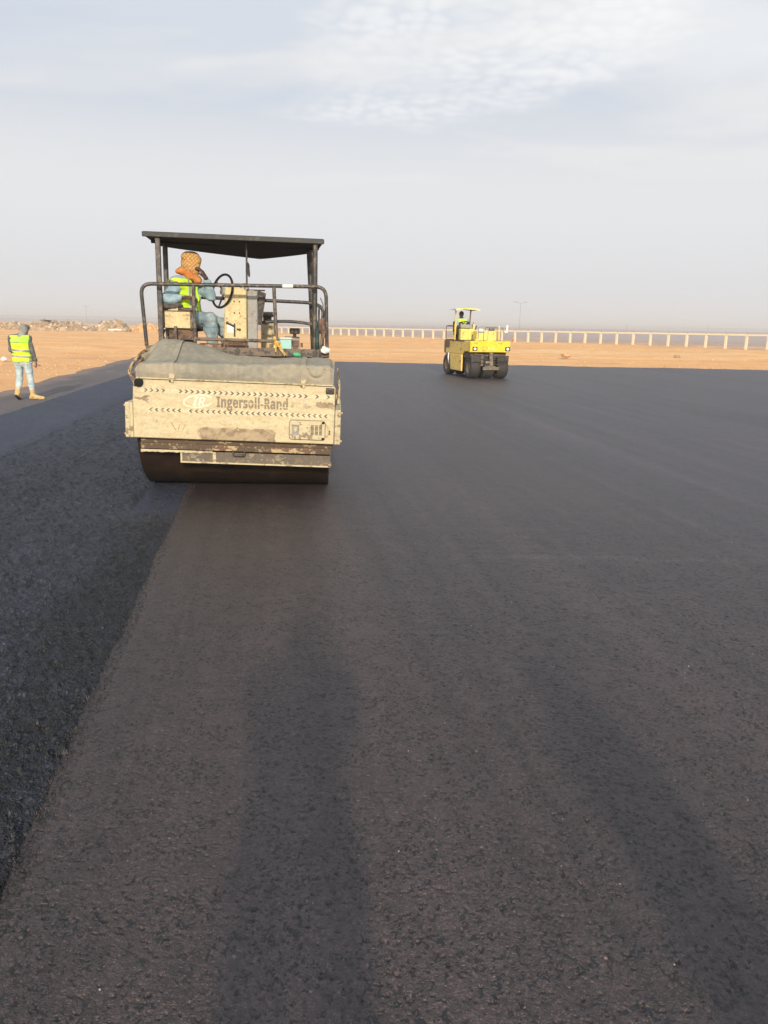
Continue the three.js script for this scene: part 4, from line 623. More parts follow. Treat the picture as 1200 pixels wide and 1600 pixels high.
{ const t = thing('tied_rag', 'brown and dark green rag tied to the railing corner at the platform right end', 'rag', on2(0.955, 1.80, -0.17), F2.q); part('rag_bundle', [lump(0, 0.0, 0.01, 0.035, 0.09, 0.035, 2, 0.35, 3), lump(0.02, -0.06, 0.01, 0.03, 0.07, 0.025, 5, 0.35, 3)], M.brownMetal, t); part('rag_tail', [lump(-0.055, -0.10, -0.03, 0.025, 0.17, 0.03, 7, 0.3, 3)], M.darkGreen, t); part('rag_cord', [tube([[0.0, 0.09, 0], [0.02, 0.25, -0.1], [0.0, 0.33, -0.3]], 0.006, 0.05)], M.dustyPipe, t); part('rag_cord', [tube([[0.0, -0.1, 0.01], [-0.01, -0.2, 0.02], [-0.02, -0.34, 0.01]], 0.016, 0.04)], M.dustyPipe, t); }
solo('white_bundle', [lump(...on2(0.985, 1.535, -0.165), 0.06, 0.042, 0.04, 3, 0.25, 3)], M.white, 'white crumpled bag on the right end of the platform edge', 'bag');
solo('green_scrap', [lump(...on2(0.665, 1.475, -0.165), 0.055, 0.026, 0.02, 6, 0.4, 3)], M.greenPlastic, 'green plastic scrap on the platform edge above the tarpaulin', 'scrap');
solo('dark_cloth_knot', [lump(...on2(0.105, 2.44, -0.49), 0.022, 0.055, 0.022, 4, 0.4, 3), lump(...on2(0.115, 2.39, -0.485), 0.016, 0.05, 0.015, 9, 0.3, 2)], M.darkCloth, 'black cloth knotted round the rod above the steering console', 'cloth');

// ---------------------------------------------------------------- the yellow pneumatic roller
const OY = [3.487, 0, -27.871], FY = worldFrame(OY, 13, 0);
{
  const Y = thing('pneumatic_roller', 'dusty yellow pneumatic tyre roller with sunshade driving on the far asphalt', 'road roller', OY, FY.q);
  const P = (n, gs, m, par = Y) => part(n, gs, m, par);
  const tyre = (x, z, w) => {
    const h = w / 2, t = P('wheel', [latheX([[-h + 0.02, 0.22], [-h, 0.25], [-h, 0.345], [-h + 0.03, 0.38], [-h * 0.4, 0.388], [h * 0.4, 0.388], [h - 0.03, 0.38], [h, 0.345], [h, 0.25], [h - 0.02, 0.22]], 40, x, 0.388, z)], M.rubber);
    P('rim', [latheX([[-h + 0.03, 0.235], [-h + 0.045, 0.20], [-h + 0.09, 0.17], [-h + 0.09, 0.08], [-h + 0.05, 0.07], [-h + 0.05, 0.001]], 24, x, 0.388, z)], M.rim, t); P('rim', [latheX([[h - 0.03, 0.235], [h - 0.045, 0.20], [h - 0.09, 0.17], [h - 0.09, 0.001]], 24, x, 0.388, z)], M.rim, t);
  };
  tyre(-0.47, 0, 0.36); tyre(0.03, 0, 0.40); tyre(0.54, 0, 0.40);
  for (const x of [-0.62, -0.2, 0.22, 0.62]) tyre(x, -2.2, 0.30);
  // front fascia and sides
  P('front_fascia', [extrude([[-0.735, 0.912], [0.735, 0.912], [0.735, 1.292], [-0.735, 1.292]], 0.16, 0.02).translate(0, 0, 0.29)], M.yellow);
  P('side_body', [extrude([[-0.285, 0.92], [-0.285, 1.286], [2.42, 1.25], [2.42, 0.80], [0.48, 0.80], [0.22, 0.92]], 1.44, 0.02).rotateY(Math.PI / 2).translate(-0.72, 0, 0)], M.yellowDust);
  P('side_door', [extrude([[0.48, 0.215], [1.72, 0.205], [1.86, 0.79], [0.48, 0.795]], 0.06, 0.015).rotateY(Math.PI / 2).translate(-0.735, 0, 0)], M.yellowDust); P('side_door', [extrude([[0.48, 0.215], [1.72, 0.205], [1.86, 0.79], [0.48, 0.795]], 0.06, 0.015).rotateY(Math.PI / 2).translate(0.675, 0, 0)], M.yellowDust);
  P('rear_panel', [bar(-0.74, 0.80, -2.60, 0.74, 1.26, -2.42, 0.03), bar(-0.738, 1.0, -2.43, -0.722, 1.235, -1.95, 0.004)], M.brownMetal); P('chassis', [bar(-0.6, 0.34, -2.0, 0.6, 0.80, -0.5, 0.03), bar(-0.66, 0.70, -0.5, 0.66, 0.90, 0.27, 0.02)], M.darkMetal);
  P('door_catch', bar(-0.752, 0.52, -0.62, -0.733, 0.60, -0.58, 0.004), M.darkMetal); P('door_catch', [bar(-0.734, 0.95, -0.62, -0.722, 1.02, -0.58, 0.003)], M.darkMetal);
  for (const x of [-0.565, 0.635]) { const hs = P('lamp_housing', [bar(x - 0.09, 0.962, 0.445, x + 0.09, 1.095, 0.466, 0.01)], M.hole); P('headlamp', [ball(x, 1.025, 0.468, 0.055, 0.05, 0.02, 16)], M.lampGlass, hs); }
  P('number_panel', [bar(-0.10, 0.985, 0.445, 0.16, 1.085, 0.458, 0.006)], M.yellowDust);
  P('front_fork', [extrude([[-0.02, 0.90], [0.11, 0.90], [0.14, 0.45], [0.36, 0.40], [0.36, 0.30], [-0.23, 0.30], [-0.23, 0.40], [0.02, 0.46]], 0.08, 0.01).translate(0, 0, 0.36), bar(-0.30, 0.44, 0.30, -0.20, 0.80, 0.36, 0.01), bar(-0.14, 0.52, 0.37, 0.02, 0.62, 0.42, 0.02)], M.grime);
  P('scraper_frame', [...[0.50, 0.58, 0.66, 0.74].map((y) => rod(V(0.16, y, 0.40), V(0.70, y, 0.40), 0.010)), ...[0.20, 0.32, 0.44, 0.56].map((x) => rod(V(x, 0.48, 0.405), V(x, 0.78, 0.405), 0.009)), ...[0.55, 0.68].map((y) => rod(V(-0.32, y, 0.40), V(0.18, y, 0.40), 0.010)), ], M.darkMetal); P('scraper_plate', bar(-0.66, 0.58, 0.36, -0.30, 0.80, 0.40, 0.01), M.darkMetal); P('scraper_plate', bar(0.30, 0.60, 0.36, 0.72, 0.80, 0.395, 0.01), M.darkMetal);
  P('water_hose', [tube([[-0.55, 0.86, 0.42], [-0.2, 0.80, 0.44], [0.2, 0.83, 0.44], [0.6, 0.79, 0.42]], 0.010, 0.2)], M.grime);
  P('fender_bracket', [tube([[-0.74, 0.80, -1.98], [-0.76, 0.64, -1.95], [-0.74, 0.42, -1.86]], 0.03, 0.05)], M.white); P('rear_fender', [bar(-0.74, 0.765, -2.5, -0.45, 0.80, -1.9, 0.01)], M.greyPaint);
  // engine hood, tank and console
  P('engine_hood', [bar(-0.04, 1.292, -0.62, 0.44, 1.63, -0.15, 0.03), bar(-0.30, 1.292, -0.60, -0.045, 1.62, -0.17, 0.02)], M.yellowPale); P('hood_seam', [bar(-0.05, 1.30, -0.155, -0.038, 1.61, -0.146, 0.002)], M.brownMetal);
  P('white_tank', [lump(-0.16, 1.645, -0.2, 0.11, 0.06, 0.08, 4, 0.12, 3)], M.white); P('tank_badge', [bar(-0.255, 1.555, -0.168, -0.055, 1.60, -0.160, 0.003)], M.greyPaint);
  P('console', [bar(-0.69, 1.29, -1.05, -0.40, 1.69, -0.80, 0.03), bar(-0.40, 1.29, -1.02, -0.15, 1.69, -0.84, 0.03)], M.yellowPale); P('dashboard', [bar(-0.66, 1.705, -1.06, -0.215, 1.845, -0.90, 0.03)], M.greyPaint); P('dashboard_edge', [bar(-0.21, 1.66, -1.02, -0.15, 1.86, -0.86, 0.02)], M.yellowPale); P('lever', [rod(V(-0.12, 1.66, -0.9), V(-0.06, 1.80, -0.9), 0.02), rod(V(-0.2, 1.84, -0.9), V(-0.2, 1.93, -0.9), 0.01)], M.darkMetal);
  const ring = []; for (let i = 0; i < 28; i++) { const a = i / 28 * 6.2832; ring.push(V(-0.49 + Math.cos(a) * 0.17, 1.885 + Math.sin(a) * 0.06, -1.08 + Math.sin(a) * 0.14)); } const sw = P('steering_wheel', [tube(ring, 0.014, 0, 8, true)], M.hole); P('wheel_spoke', rod(ring[0], ring[14], 0.01), M.darkMetal, sw); P('wheel_spoke', rod(ring[21], ring[7], 0.01), M.darkMetal, sw);
  P('seat', [bar(-0.68, 1.45, -1.75, -0.24, 1.55, -1.3, 0.04), bar(-0.68, 1.55, -1.82, -0.24, 1.95, -1.72, 0.04), bar(-0.60, 1.27, -1.7, -0.32, 1.45, -1.4, 0.02), bar(-0.70, 1.60, -1.50, -0.64, 1.82, -1.20, 0.03)], M.darkCloth); P('deck', [bar(-0.735, 1.262, -2.40, 0.735, 1.292, -0.25, 0.005)], M.darkMetal);
  // sunshade on two yellow posts
  P('sunshade', [grid(20, 10, (u, v) => { const x = mix(-0.93, -0.01, u), z = mix(-0.75, -1.65, v); return [x, 2.375 + 0.035 * Math.sin(u * Math.PI) - 0.03 * v, z]; }), grid(20, 1, (u, v) => { const x = mix(-0.93, -0.01, u); return [x, 2.375 + 0.035 * Math.sin(u * Math.PI) - 0.05 * v, -0.75]; }), grid(20, 10, (u, v) => { const x = mix(-0.93, -0.01, u), z = mix(-0.75, -1.65, v); return [x, 2.355 + 0.035 * Math.sin(u * Math.PI) - 0.03 * v, z]; })], M.yellowPale);
  P('sunshade_post', [bar(-0.825, 1.29, -1.13, -0.785, 2.38, -1.08, 0.006)], M.yellow); P('sunshade_post', [rod(V(-0.262, 1.93, -1.1), V(-0.238, 2.39, -1.1), 0.026), rod(V(-0.28, 1.29, -1.12), V(-0.262, 1.93, -1.1), 0.026)], M.brownMetal); P('post_sleeve', [bar(-0.835, 1.62, -1.14, -0.775, 1.86, -1.07, 0.01)], M.yellow);
  P('deck_railing', [tube([[-0.26, 1.29, -0.12], [-0.26, 1.77, -0.12], [0.43, 1.78, -0.12], [0.43, 1.29, -0.12]], 0.012, 0.05), rod(V(0.10, 1.29, -0.12), V(0.10, 1.775, -0.12), 0.011)], M.greyPaint); P('deck_railing', [tube([[0.72, 1.29, -0.25], [0.72, 1.74, -0.25], [0.72, 1.74, -2.1], [0.72, 1.29, -2.1]], 0.012, 0.05)], M.greyPaint);
  P('deck_railing', [tube([[-0.73, 1.25, -2.4], [-0.73, 1.78, -2.4], [-0.73, 1.80, -1.5], [-0.73, 1.29, -1.4]], 0.012, 0.05), rod(V(-0.25, 1.29, -2.4), V(-0.25, 1.76, -2.4), 0.012), rod(V(-0.73, 1.77, -2.4), V(-0.25, 1.76, -2.4), 0.012)], M.brownMetal);
  P('exhaust_pipe', [rod(V(0.575, 1.30, -0.3), V(0.575, 1.80, -0.3), 0.026)], M.yellowPale); P('hood_cap', [bar(0.22, 1.632, -0.42, 0.40, 1.72, -0.28, 0.01), rod(V(0.24, 1.72, -0.35), V(0.24, 1.78, -0.35), 0.012)], M.grime);
  P('mirror', [bar(0.80, 1.60, -0.24, 0.875, 1.84, -0.19, 0.015), bar(0.74, 1.575, -0.24, 0.86, 1.63, -0.19, 0.012)], M.white); P('mirror_arm', [tube([[0.60, 1.30, -0.22], [0.62, 1.70, -0.22], [0.80, 1.72, -0.22]], 0.009, 0.05), rod(V(0.835, 1.30, -0.25), V(0.835, 1.6, -0.22), 0.008)], M.greyPaint);
  P('indicator', [bar(0.86, 1.30, 0.24, 0.93, 1.37, 0.30, 0.015), bar(0.70, 1.292, 0.24, 0.88, 1.305, 0.28, 0.003)], M.amber); P('hood_grime', [lump(-0.26, 1.315, -0.1, 0.13, 0.03, 0.05, 4, 0.3, 2)], M.yellowPale); P('hood_grime', [lump(0.02, 1.30, 0.36, 0.13, 0.03, 0.05, 5, 0.3, 2)], M.yellowPale);
}

// ---------------------------------------------------------------- fence, poles, heaps, litter
{
  const N0 = -9, N1 = 40, W = thing('post_and_beam_fence', 'long cream concrete post and beam fence crossing the desert behind the rollers', 'fence', [FA[0], 0, FA[1]]);
  const at = (n) => { const t = n / 33; return V(mix(FA[0], FB[0], t), 0, mix(FA[1], FB[1], t)); }, top = (t) => mix(0.98, 1.42, clamp(t, -0.3, 1.3)), yaw = Math.atan2(FB[0] - FA[0], FB[1] - FA[1]), o = at(0);
  const base = new THREE.Group(), r = rng(31), vars = [0, 1, 2].map((i) => metreUV(clean(bar(-0.10 - 0.014 * i, -1, -0.11, 0.105, 0, 0.11, 0.02)))), beam = metreUV(clean(bar(-0.5, -0.085, -0.09, 0.5, 0.085, 0.09, 0.02))), stub = metreUV(clean(rod(V(0, 0, 0), V(0, 0.16, 0), 0.03, 0.02, 6)));
  for (let n = N0; n <= N1; n++) {
    const a = at(n), b = at(n + 1), g = sandHeight(a.x, a.z) - 0.3, y0 = top(n / 33) + (r() - 0.5) * 0.05, y1 = top((n + 1) / 33), p = new THREE.Mesh(vars[n % 3 < 0 ? 0 : n % 3], M.concrete);
    p.name = numbered('fence_post'); p.position.set(a.x - o.x, y0 - 0.18, a.z - o.z); p.scale.y = y0 - 0.18 - g; p.rotation.y = yaw + (r() - 0.5) * 0.08; p.rotation.z = (r() - 0.5) * 0.015; W.add(p);
    const m = new THREE.Mesh(beam, M.concrete), mid = a.clone().lerp(b, 0.5), L = a.distanceTo(b); m.name = numbered('fence_beam'); m.position.set(mid.x - o.x, (y0 + y1) / 2 - 0.09, mid.z - o.z); m.scale.x = L - 0.02; m.rotation.set(0, yaw + Math.PI / 2, Math.atan2(y1 - y0, -L) + Math.PI + (r() - 0.5) * 0.01, 'YXZ'); W.add(m);
    const s = new THREE.Mesh(stub, M.rust); s.name = numbered('rebar_stub'); s.position.set(a.x - o.x, y0 - 0.0, a.z - o.z); s.scale.y = 0.7 + 0.7 * r(); s.rotation.z = (r() - 0.5) * 0.3; W.add(s);
  }
}
{ const t = thing('street_lamp', 'tall double arm street lamp behind the fence right of the yellow roller', 'street lamp', [38.14, -1.2, -230]); part('pole', [rod(V(0, 0, 0), V(0, 9.2, 0), 0.09, 0.06)], M.poleGrey, t); for (const s of [-1, 1]) { part('lamp_arm', [tube([[0, 9.15, 0], [s * 0.5, 9.2, 0], [s * 1.1, 9.45, 0]], 0.05, 0.3)], M.poleGrey, t); part('lamp_head', [ball(s * 1.4, 9.52, 0, 0.42, 0.10, 0.16)], M.poleGrey, t); } }
{ const t = thing('utility_pole', 'thin utility pole with a crossbar beyond the rubble heaps', 'utility pole', [-130.6, -1.2, -345]); part('pole', [rod(V(0, 0, 0), V(0.25, 7.8, 0), 0.13, 0.10)], M.poleGrey, t); part('crossbar', [bar(-1.5, 7.7, -0.07, 2.0, 7.85, 0.07, 0.02)], M.poleGrey, t); }
[[180.5, 'far lamp post standing midway along the fence in the haze'], [241.6, 'far lamp post in the haze near the right end of the fence']].forEach(([x, label]) => { const t = thing('street_lamp', label, 'street lamp', [x, -2, -600]); part('pole', [rod(V(0, 0, 0), V(0, 6.2, 0), 0.16, 0.12)], M.poleGrey, t); part('lamp_arm', [bar(-1.1, 6.1, -0.08, 1.1, 6.25, 0.08, 0.03)], M.poleGrey, t); });
// heaps of rubble on the left
function heap(name, label, x, z, w, h, d, mat, seed, tints, n) {
  const t = thing(name, label, 'rubble heap', [x, sandHeight(x, z) - 0.1, z]), H = (u, v) => Math.max(0, 1 - u * u - v * v) ** 0.7 * h * (0.35 + 1.3 * fbm(u * 2.6 + seed, v * 2.6 + seed, 4, 0, seed)) + 0.12 * h * (fbm(u * 11, v * 11, 3, 0, seed + 3) - 0.5);
  part('mound', [grid(90, 44, (a, b) => { const u = a * 2 - 1, v = b * 2 - 1; return [u * w / 2, H(u, v), v * d / 2]; })], mat, t);
  scatter('debris', null, null, n, M.stone, (r) => { const a = r() * 6.28, q = Math.sqrt(r()) * 0.96, u = Math.cos(a) * q, v = Math.sin(a) * q; return [u * w / 2, H(u, v) + 0.02, v * d / 2, 0.04 + 0.34 * Math.pow(r(), 7), tints[Math.floor(r() * tints.length)]]; }, seed, 0, 'stuff', t);
  return t;
}
const TN = [[0.36, 0.26, 0.16], [0.26, 0.19, 0.12], [0.46, 0.37, 0.27], [0.20, 0.155, 0.12], [0.52, 0.46, 0.38], [0.33, 0.22, 0.13]], TO = [[0.52, 0.30, 0.13], [0.45, 0.26, 0.12], [0.58, 0.4, 0.22]];
heap('rubble_heap', 'low grey brown rubble heap at the left edge of the photo', -57.5, -119, 11, 1.0, 6, M.rubble, 3, TN, 700);
heap('rubble_heap', 'long tallest rubble heap beyond the walking worker, topped with a dark slab', -48.0, -117, 12.5, 1.5, 7, M.rubble, 5, TN, 1100);
heap('rubble_heap', 'smaller peaked rubble heap between the long heap and the roller railing', -40.0, -116, 5.2, 1.5, 5, M.rubble, 8, TN, 450);
heap('soil_heap', 'orange soil heap behind the left end of the roller railing', -36.6, -121, 4.6, 1.2, 4, M.rubbleOrange, 11, TO, 260);
solo('concrete_slab', [bar(-39.2, 0.12, -112.5, -37.4, 0.30, -111.6, 0.03).rotateZ(-0.0)], M.white, 'pale slab lying at the foot of the peaked rubble heap', 'slab');
solo('dark_slab', [lump(-49.6, 1.22, -116.2, 0.65, 0.14, 0.4, 4, 0.3, 2)], M.darkMetal, 'dark slab lying on top of the long rubble heap', 'slab');
solo('white_sack', [lump(-17.0, -0.02, -34.9, 0.14, 0.10, 0.14, 3, 0.25, 3)], M.white, 'white sack lying on the sand left of the walking worker', 'sack');
solo('cement_bag', [lump(-16.45, 0.0, -35.0, 0.26, 0.13, 0.2, 5, 0.25, 3)], M.rope, 'yellowish crumpled bag beside the white sack on the sand', 'bag');
solo('sand_clod', [lump(-14.3, -0.06, -31.6, 0.40, 0.08, 0.2, 6, 0.3, 3)], M.rubble, 'pale clod of rubble at the asphalt edge left of the walking worker', 'rubble');
solo('sand_lump', [lump(11.4, 0.02, -50.4, 0.32, 0.14, 0.3, 7, 0.3, 3)], M.rubbleOrange, 'small sand lump below the fence just right of the yellow roller', 'sand lump');
solo('dark_stone', [lump(19.4, 0.0, -52.8, 0.24, 0.11, 0.2, 8, 0.3, 3)], M.rubble, 'dark stone lying alone on the sand below the right half of the fence', 'stone');

// ---------------------------------------------------------------- people
const scaleJ = (J, s, o) => { for (const k in J) if (J[k].isVector3 && k !== 'fwd' && k !== 'up') J[k].sub(o); return J; };
// driver of the cream roller: sits facing right, one hand on the armrest, the other at the mouth
{
  const o = V(-0.60, 1.76, -0.72), pt = F2.pt(o.x, o.y, o.z), t = thing('person', 'seated driver with checked orange head wrap, blue shirt and yellow vest on the cream roller', 'person', pt.toArray(), F2.q);
  const J = scaleJ({ pelvis: V(-0.63, 1.87, -0.72), chest: V(-0.645, 2.16, -0.74), neck: V(-0.615, 2.34, -0.73), head: V(-0.565, 2.468, -0.70), fwd: V(0.985, -0.12, -0.03).normalize(), shR: V(-0.715, 2.245, -0.56), elR: V(-0.83, 2.065, -0.46), wrR: V(-0.635, 2.085, -0.44), shL: V(-0.56, 2.245, -0.90), elL: V(-0.335, 2.12, -0.70), wrL: V(-0.385, 2.32, -0.60), hpR: V(-0.61, 1.86, -0.62), knR: V(-0.34, 1.845, -0.44), anR: V(-0.315, 1.555, -0.46), toR: V(-0.18, 1.505, -0.42), hpL: V(-0.60, 1.86, -0.82), knL: V(-0.22, 1.80, -0.76), anL: V(-0.16, 1.555, -0.80), toL: V(-0.02, 1.505, -0.80) }, 1, o);
  const B = bonesOf(J), hands = [], fw = V(0.80, 0, 0.6);
  handBones(J.wrR, V(0.95, 0.05, -0.1), V(0, -1, 0.1), -1, 0.55, hands); handBones(J.wrL, V(-0.50, 0.85, -0.05), V(-0.75, -0.4, -0.2), 1, 0.55, hands);
  part('body', [blob([...B.torso, ...B.armL, ...B.armR, ...B.legL, ...B.legR, ...B.foot, ...B.head], 0.03, -0.006, null, 0.013), blob(hands, 0.008, 0, null, 0.006)], M.skinDark, t); eyes(t, B);
  part('shirt', [blob([...B.torso, ...B.armL, ...B.armR], 0.035, 0.014, (x, y, z) => Math.max(0.03 - Math.hypot(x - J.wrL.x, y - J.wrL.y, z - J.wrL.z), 0.03 - Math.hypot(x - J.wrR.x, y - J.wrR.y, z - J.wrR.z), y - J.neck.y - 0.0, J.pelvis.y - 0.10 - y), 0.012, 0.016, 3)], M.shirtBlue, t);
  part('trousers', [blob([...B.legL, ...B.legR, B.torso[0]], 0.03, 0.020, (x, y, z) => J.anR.y - 0.0 - y, 0.012, 0.014, 5)], M.jeansGrey, t);
  part('boot', [blob([...B.foot.slice(0, 3)], 0.015, 0.006, (x, y) => y - J.anL.y - 0.05, 0.010)], M.boot, t); part('boot', [blob([...B.foot.slice(3)], 0.015, 0.006, (x, y) => y - J.anR.y - 0.05, 0.010)], M.boot, t);
  const rt = V(fw.z * -1, 0, fw.x).normalize(); // to the wearer's right
  const open = (x, y, z) => { const px = x - J.chest.x, pz = z - J.chest.z, f = px * fw.x + pz * fw.z, s = px * rt.x + pz * rt.z; return f > 0.02 ? 0.045 - Math.abs(s + 0.02) : -1; };
  const vestClip = (x, y, z) => Math.max(open(x, y, z), 0.034 - B.armR[0](x, y, z) - 0.0, 0.034 - B.armL[0](x, y, z), y - J.neck.y + 0.035, J.pelvis.y - 0.04 - y, 0.075 - Math.hypot(x - J.neck.x, z - J.neck.z) - Math.max(0, J.neck.y - 0.09 - y) * 3);
  const vest = part('safety_vest', [blob(B.torso, 0.04, 0.030, vestClip, 0.010, 0.010, 6)], M.hiVis, t);
  part('reflective_stripe', [blob(B.torso, 0.04, 0.034, (x, y, z) => { const px = x - J.chest.x, pz = z - J.chest.z, s = px * rt.x + pz * rt.z, hor = Math.abs(y - (J.pelvis.y + 0.055)) - 0.022, ver = Math.max(Math.abs(Math.abs(s + 0.01) - 0.115) - 0.018, J.pelvis.y + 0.075 - y); return Math.max(vestClip(x, y, z), Math.min(hor, ver)); }, 0.009, 0.010, 6)], M.stripe, vest);
  const H = J.head, at = B.at, face = (x, y, z) => 0.042 - Math.hypot(x - at(0.105, -0.005, 0).x, (y - at(0.105, -0.005, 0).y) * 1.2, z - at(0.105, -0.005, 0).z);
  part('head_wrap', [blob([ell(at(-0.01, 0.035, 0), J.fwd, V(0, 1, 0), B.r, 0.106, 0.100, 0.092), ell(at(0.0, -0.04, 0), J.fwd, V(0, 1, 0), B.r, 0.098, 0.10, 0.086), cap(at(0.055, 0.085, -0.03), at(-0.045, 0.095, 0.03), 0.045), cap(at(0.072, 0.075, 0.035), at(0.065, -0.07, 0.045), 0.034)], 0.05, 0, face, 0.008, 0.014, 7)], M.turban, t);
  part('scarf', [blob([cap(at(-0.105, -0.085, 0.0), at(-0.02, -0.13, 0.09), 0.040), cap(at(-0.02, -0.13, 0.09), at(0.075, -0.165, 0.055), 0.042, 0.045), cap(at(0.075, -0.165, 0.055), at(0.085, -0.20, 0.0), 0.045, 0.03), cap(at(-0.105, -0.085, 0), at(-0.15, -0.10, 0.04), 0.034, 0.026), cap(at(-0.10, -0.085, 0), at(-0.02, -0.13, -0.09), 0.038), cap(at(-0.02, -0.13, -0.09), at(0.08, -0.16, -0.04), 0.036)], 0.03, 0, null, 0.009, 0.012, 8)], M.orangeScarf, t);
}
// walking worker on the left, seen from behind
{
  const o = [-8.42, -0.048, -18.25], t = thing('person', 'worker walking away on the old asphalt in green safety vest and pale jeans', 'person', o);
  const J = { pelvis: V(-0.03, 0.90, 0.0), chest: V(-0.065, 1.25, -0.03), neck: V(-0.03, 1.46, -0.07), head: V(0.015, 1.585, -0.12), fwd: V(0.35, -0.30, -0.88).normalize(), up: V(0.12, 0.95, -0.28).normalize(), shL: V(-0.255, 1.40, -0.02), elL: V(-0.285, 1.14, 0.0), wrL: V(-0.20, 0.93, -0.17), shR: V(0.115, 1.40, -0.06), elR: V(0.185, 1.13, -0.04), wrR: V(0.225, 0.90, -0.08), hpL: V(-0.125, 0.875, 0.0), knL: V(-0.155, 0.47, -0.02), anL: V(-0.150, 0.155, 0.16), toL: V(-0.155, 0.032, 0.02), hpR: V(0.065, 0.875, 0.0), knR: V(0.095, 0.47, -0.03), anR: V(0.125, 0.085, -0.02), toR: V(0.335, 0.030, -0.08) };
  const B = bonesOf(J), hands = []; J.up.addScaledVector(J.fwd, -J.up.dot(J.fwd)).normalize(); handBones(J.wrR, V(0.12, -1, -0.05), V(-1, 0, 0), 1, 0.35, hands); handBones(J.wrL, V(0.4, -0.6, -0.6), V(0.6, 0.3, 0.2), -1, 0.35, hands);
  part('body', [blob([...B.torso, ...B.armL, ...B.armR, ...B.legL, ...B.legR, ...B.foot, ...B.head], 0.03, -0.006, null, 0.014), blob(hands, 0.008, 0, null, 0.007)], M.skin, t); eyes(t, B);
  part('shirt', [blob([...B.torso, ...B.armL, ...B.armR], 0.035, 0.012, (x, y, z) => Math.max(0.035 - Math.hypot(x - J.wrL.x, y - J.wrL.y, z - J.wrL.z), 0.035 - Math.hypot(x - J.wrR.x, y - J.wrR.y, z - J.wrR.z), 0.86 - y), 0.013, 0.010, 3)], M.greyShirt, t);
  part('jeans', [blob([...B.legL, ...B.legR, B.torso[0], B.torso[1]], 0.03, 0.014, (x, y, z) => Math.max(y - 0.95, (x < -0.03 ? 0.235 : 0.20) - y), 0.011, 0.007, 5)], M.jeansPale, t);
  const bt = (a, i, s) => part('boot', [blob([...B.foot.slice(i, i + 3), cap(J['kn' + s].clone().lerp(J['an' + s], 0.66), J['an' + s], 0.052, 0.045)], 0.02, 0.010, null, 0.011)], M.boot, t);
  const bl = bt(0, 0, 'L'); bt(0, 3, 'R'); part('boot_sole', [blob([cap(V(-0.152, 0.10, 0.222), V(-0.154, 0.022, 0.075), 0.040, 0.034), cap(V(-0.154, 0.022, 0.075), V(-0.155, 0.014, 0.0), 0.034, 0.02)], 0.02, 0, null, 0.009)], M.sole, bl);
  const vc = (x, y, z) => Math.max(Math.abs(x + 0.05) - 0.215, 0.02 - B.armR[0](x, y, z), 0.02 - B.armL[0](x, y, z), y - 1.47, 0.865 - y, 0.07 - Math.hypot(x - J.neck.x, z - J.neck.z) - Math.max(0, 1.43 - y) * 3);
  const vb = [...B.torso, cap(V(-0.12, 0.90, 0), V(0.08, 0.90, 0), 0.115)];
  const vest = part('safety_vest', [blob(vb, 0.05, 0.020, (x, y, z) => Math.max(vc(x, y, z), y - 1.30 + (fbm(x * 12, 3, 2) - 0.5) * 0.02), 0.012, 0.012, 6)], M.hiVis, t); part('vest_yoke', [blob(vb, 0.05, 0.020, (x, y, z) => Math.max(vc(x, y, z), 1.295 - y + (fbm(x * 12, 3, 2) - 0.5) * 0.02), 0.012, 0.012, 6)], M.hiVisGreen, t);
  for (const y0 of [1.125, 0.985]) part('reflective_stripe', [blob(vb, 0.05, 0.025, (x, y, z) => Math.max(vc(x, y, z), Math.abs(y - y0 + x * 0.06) - 0.026), 0.010, 0.012, 6)], M.stripe, vest);
  const at = B.at; part('hood', [blob([ell(at(-0.015, 0.03, 0), J.fwd, J.up, B.r, 0.110, 0.105, 0.090), ell(at(-0.03, -0.06, 0), J.fwd, J.up, B.r, 0.092, 0.095, 0.084), cap(at(-0.05, -0.12, 0), V(-0.035, 1.45, -0.03), 0.075, 0.075)], 0.04, 0, (x, y, z) => 0.07 - Math.hypot(x - at(0.11, -0.02, 0).x, y - at(0.11, -0.02, 0).y, z - at(0.11, -0.02, 0).z), 0.010, 0.010, 4)], M.greyHood, t);
  part('cap', [blob([ell(at(0.0, 0.055, 0), J.fwd, J.up, B.r, 0.116, 0.085, 0.094)], 0.02, 0.004, (x, y, z) => { const q = at(0, 0.055, 0); return -((x - q.x) * J.up.x + (y - q.y) * J.up.y + (z - q.z) * J.up.z); }, 0.009, 0.006, 3)], M.dustyPipe, t);
}
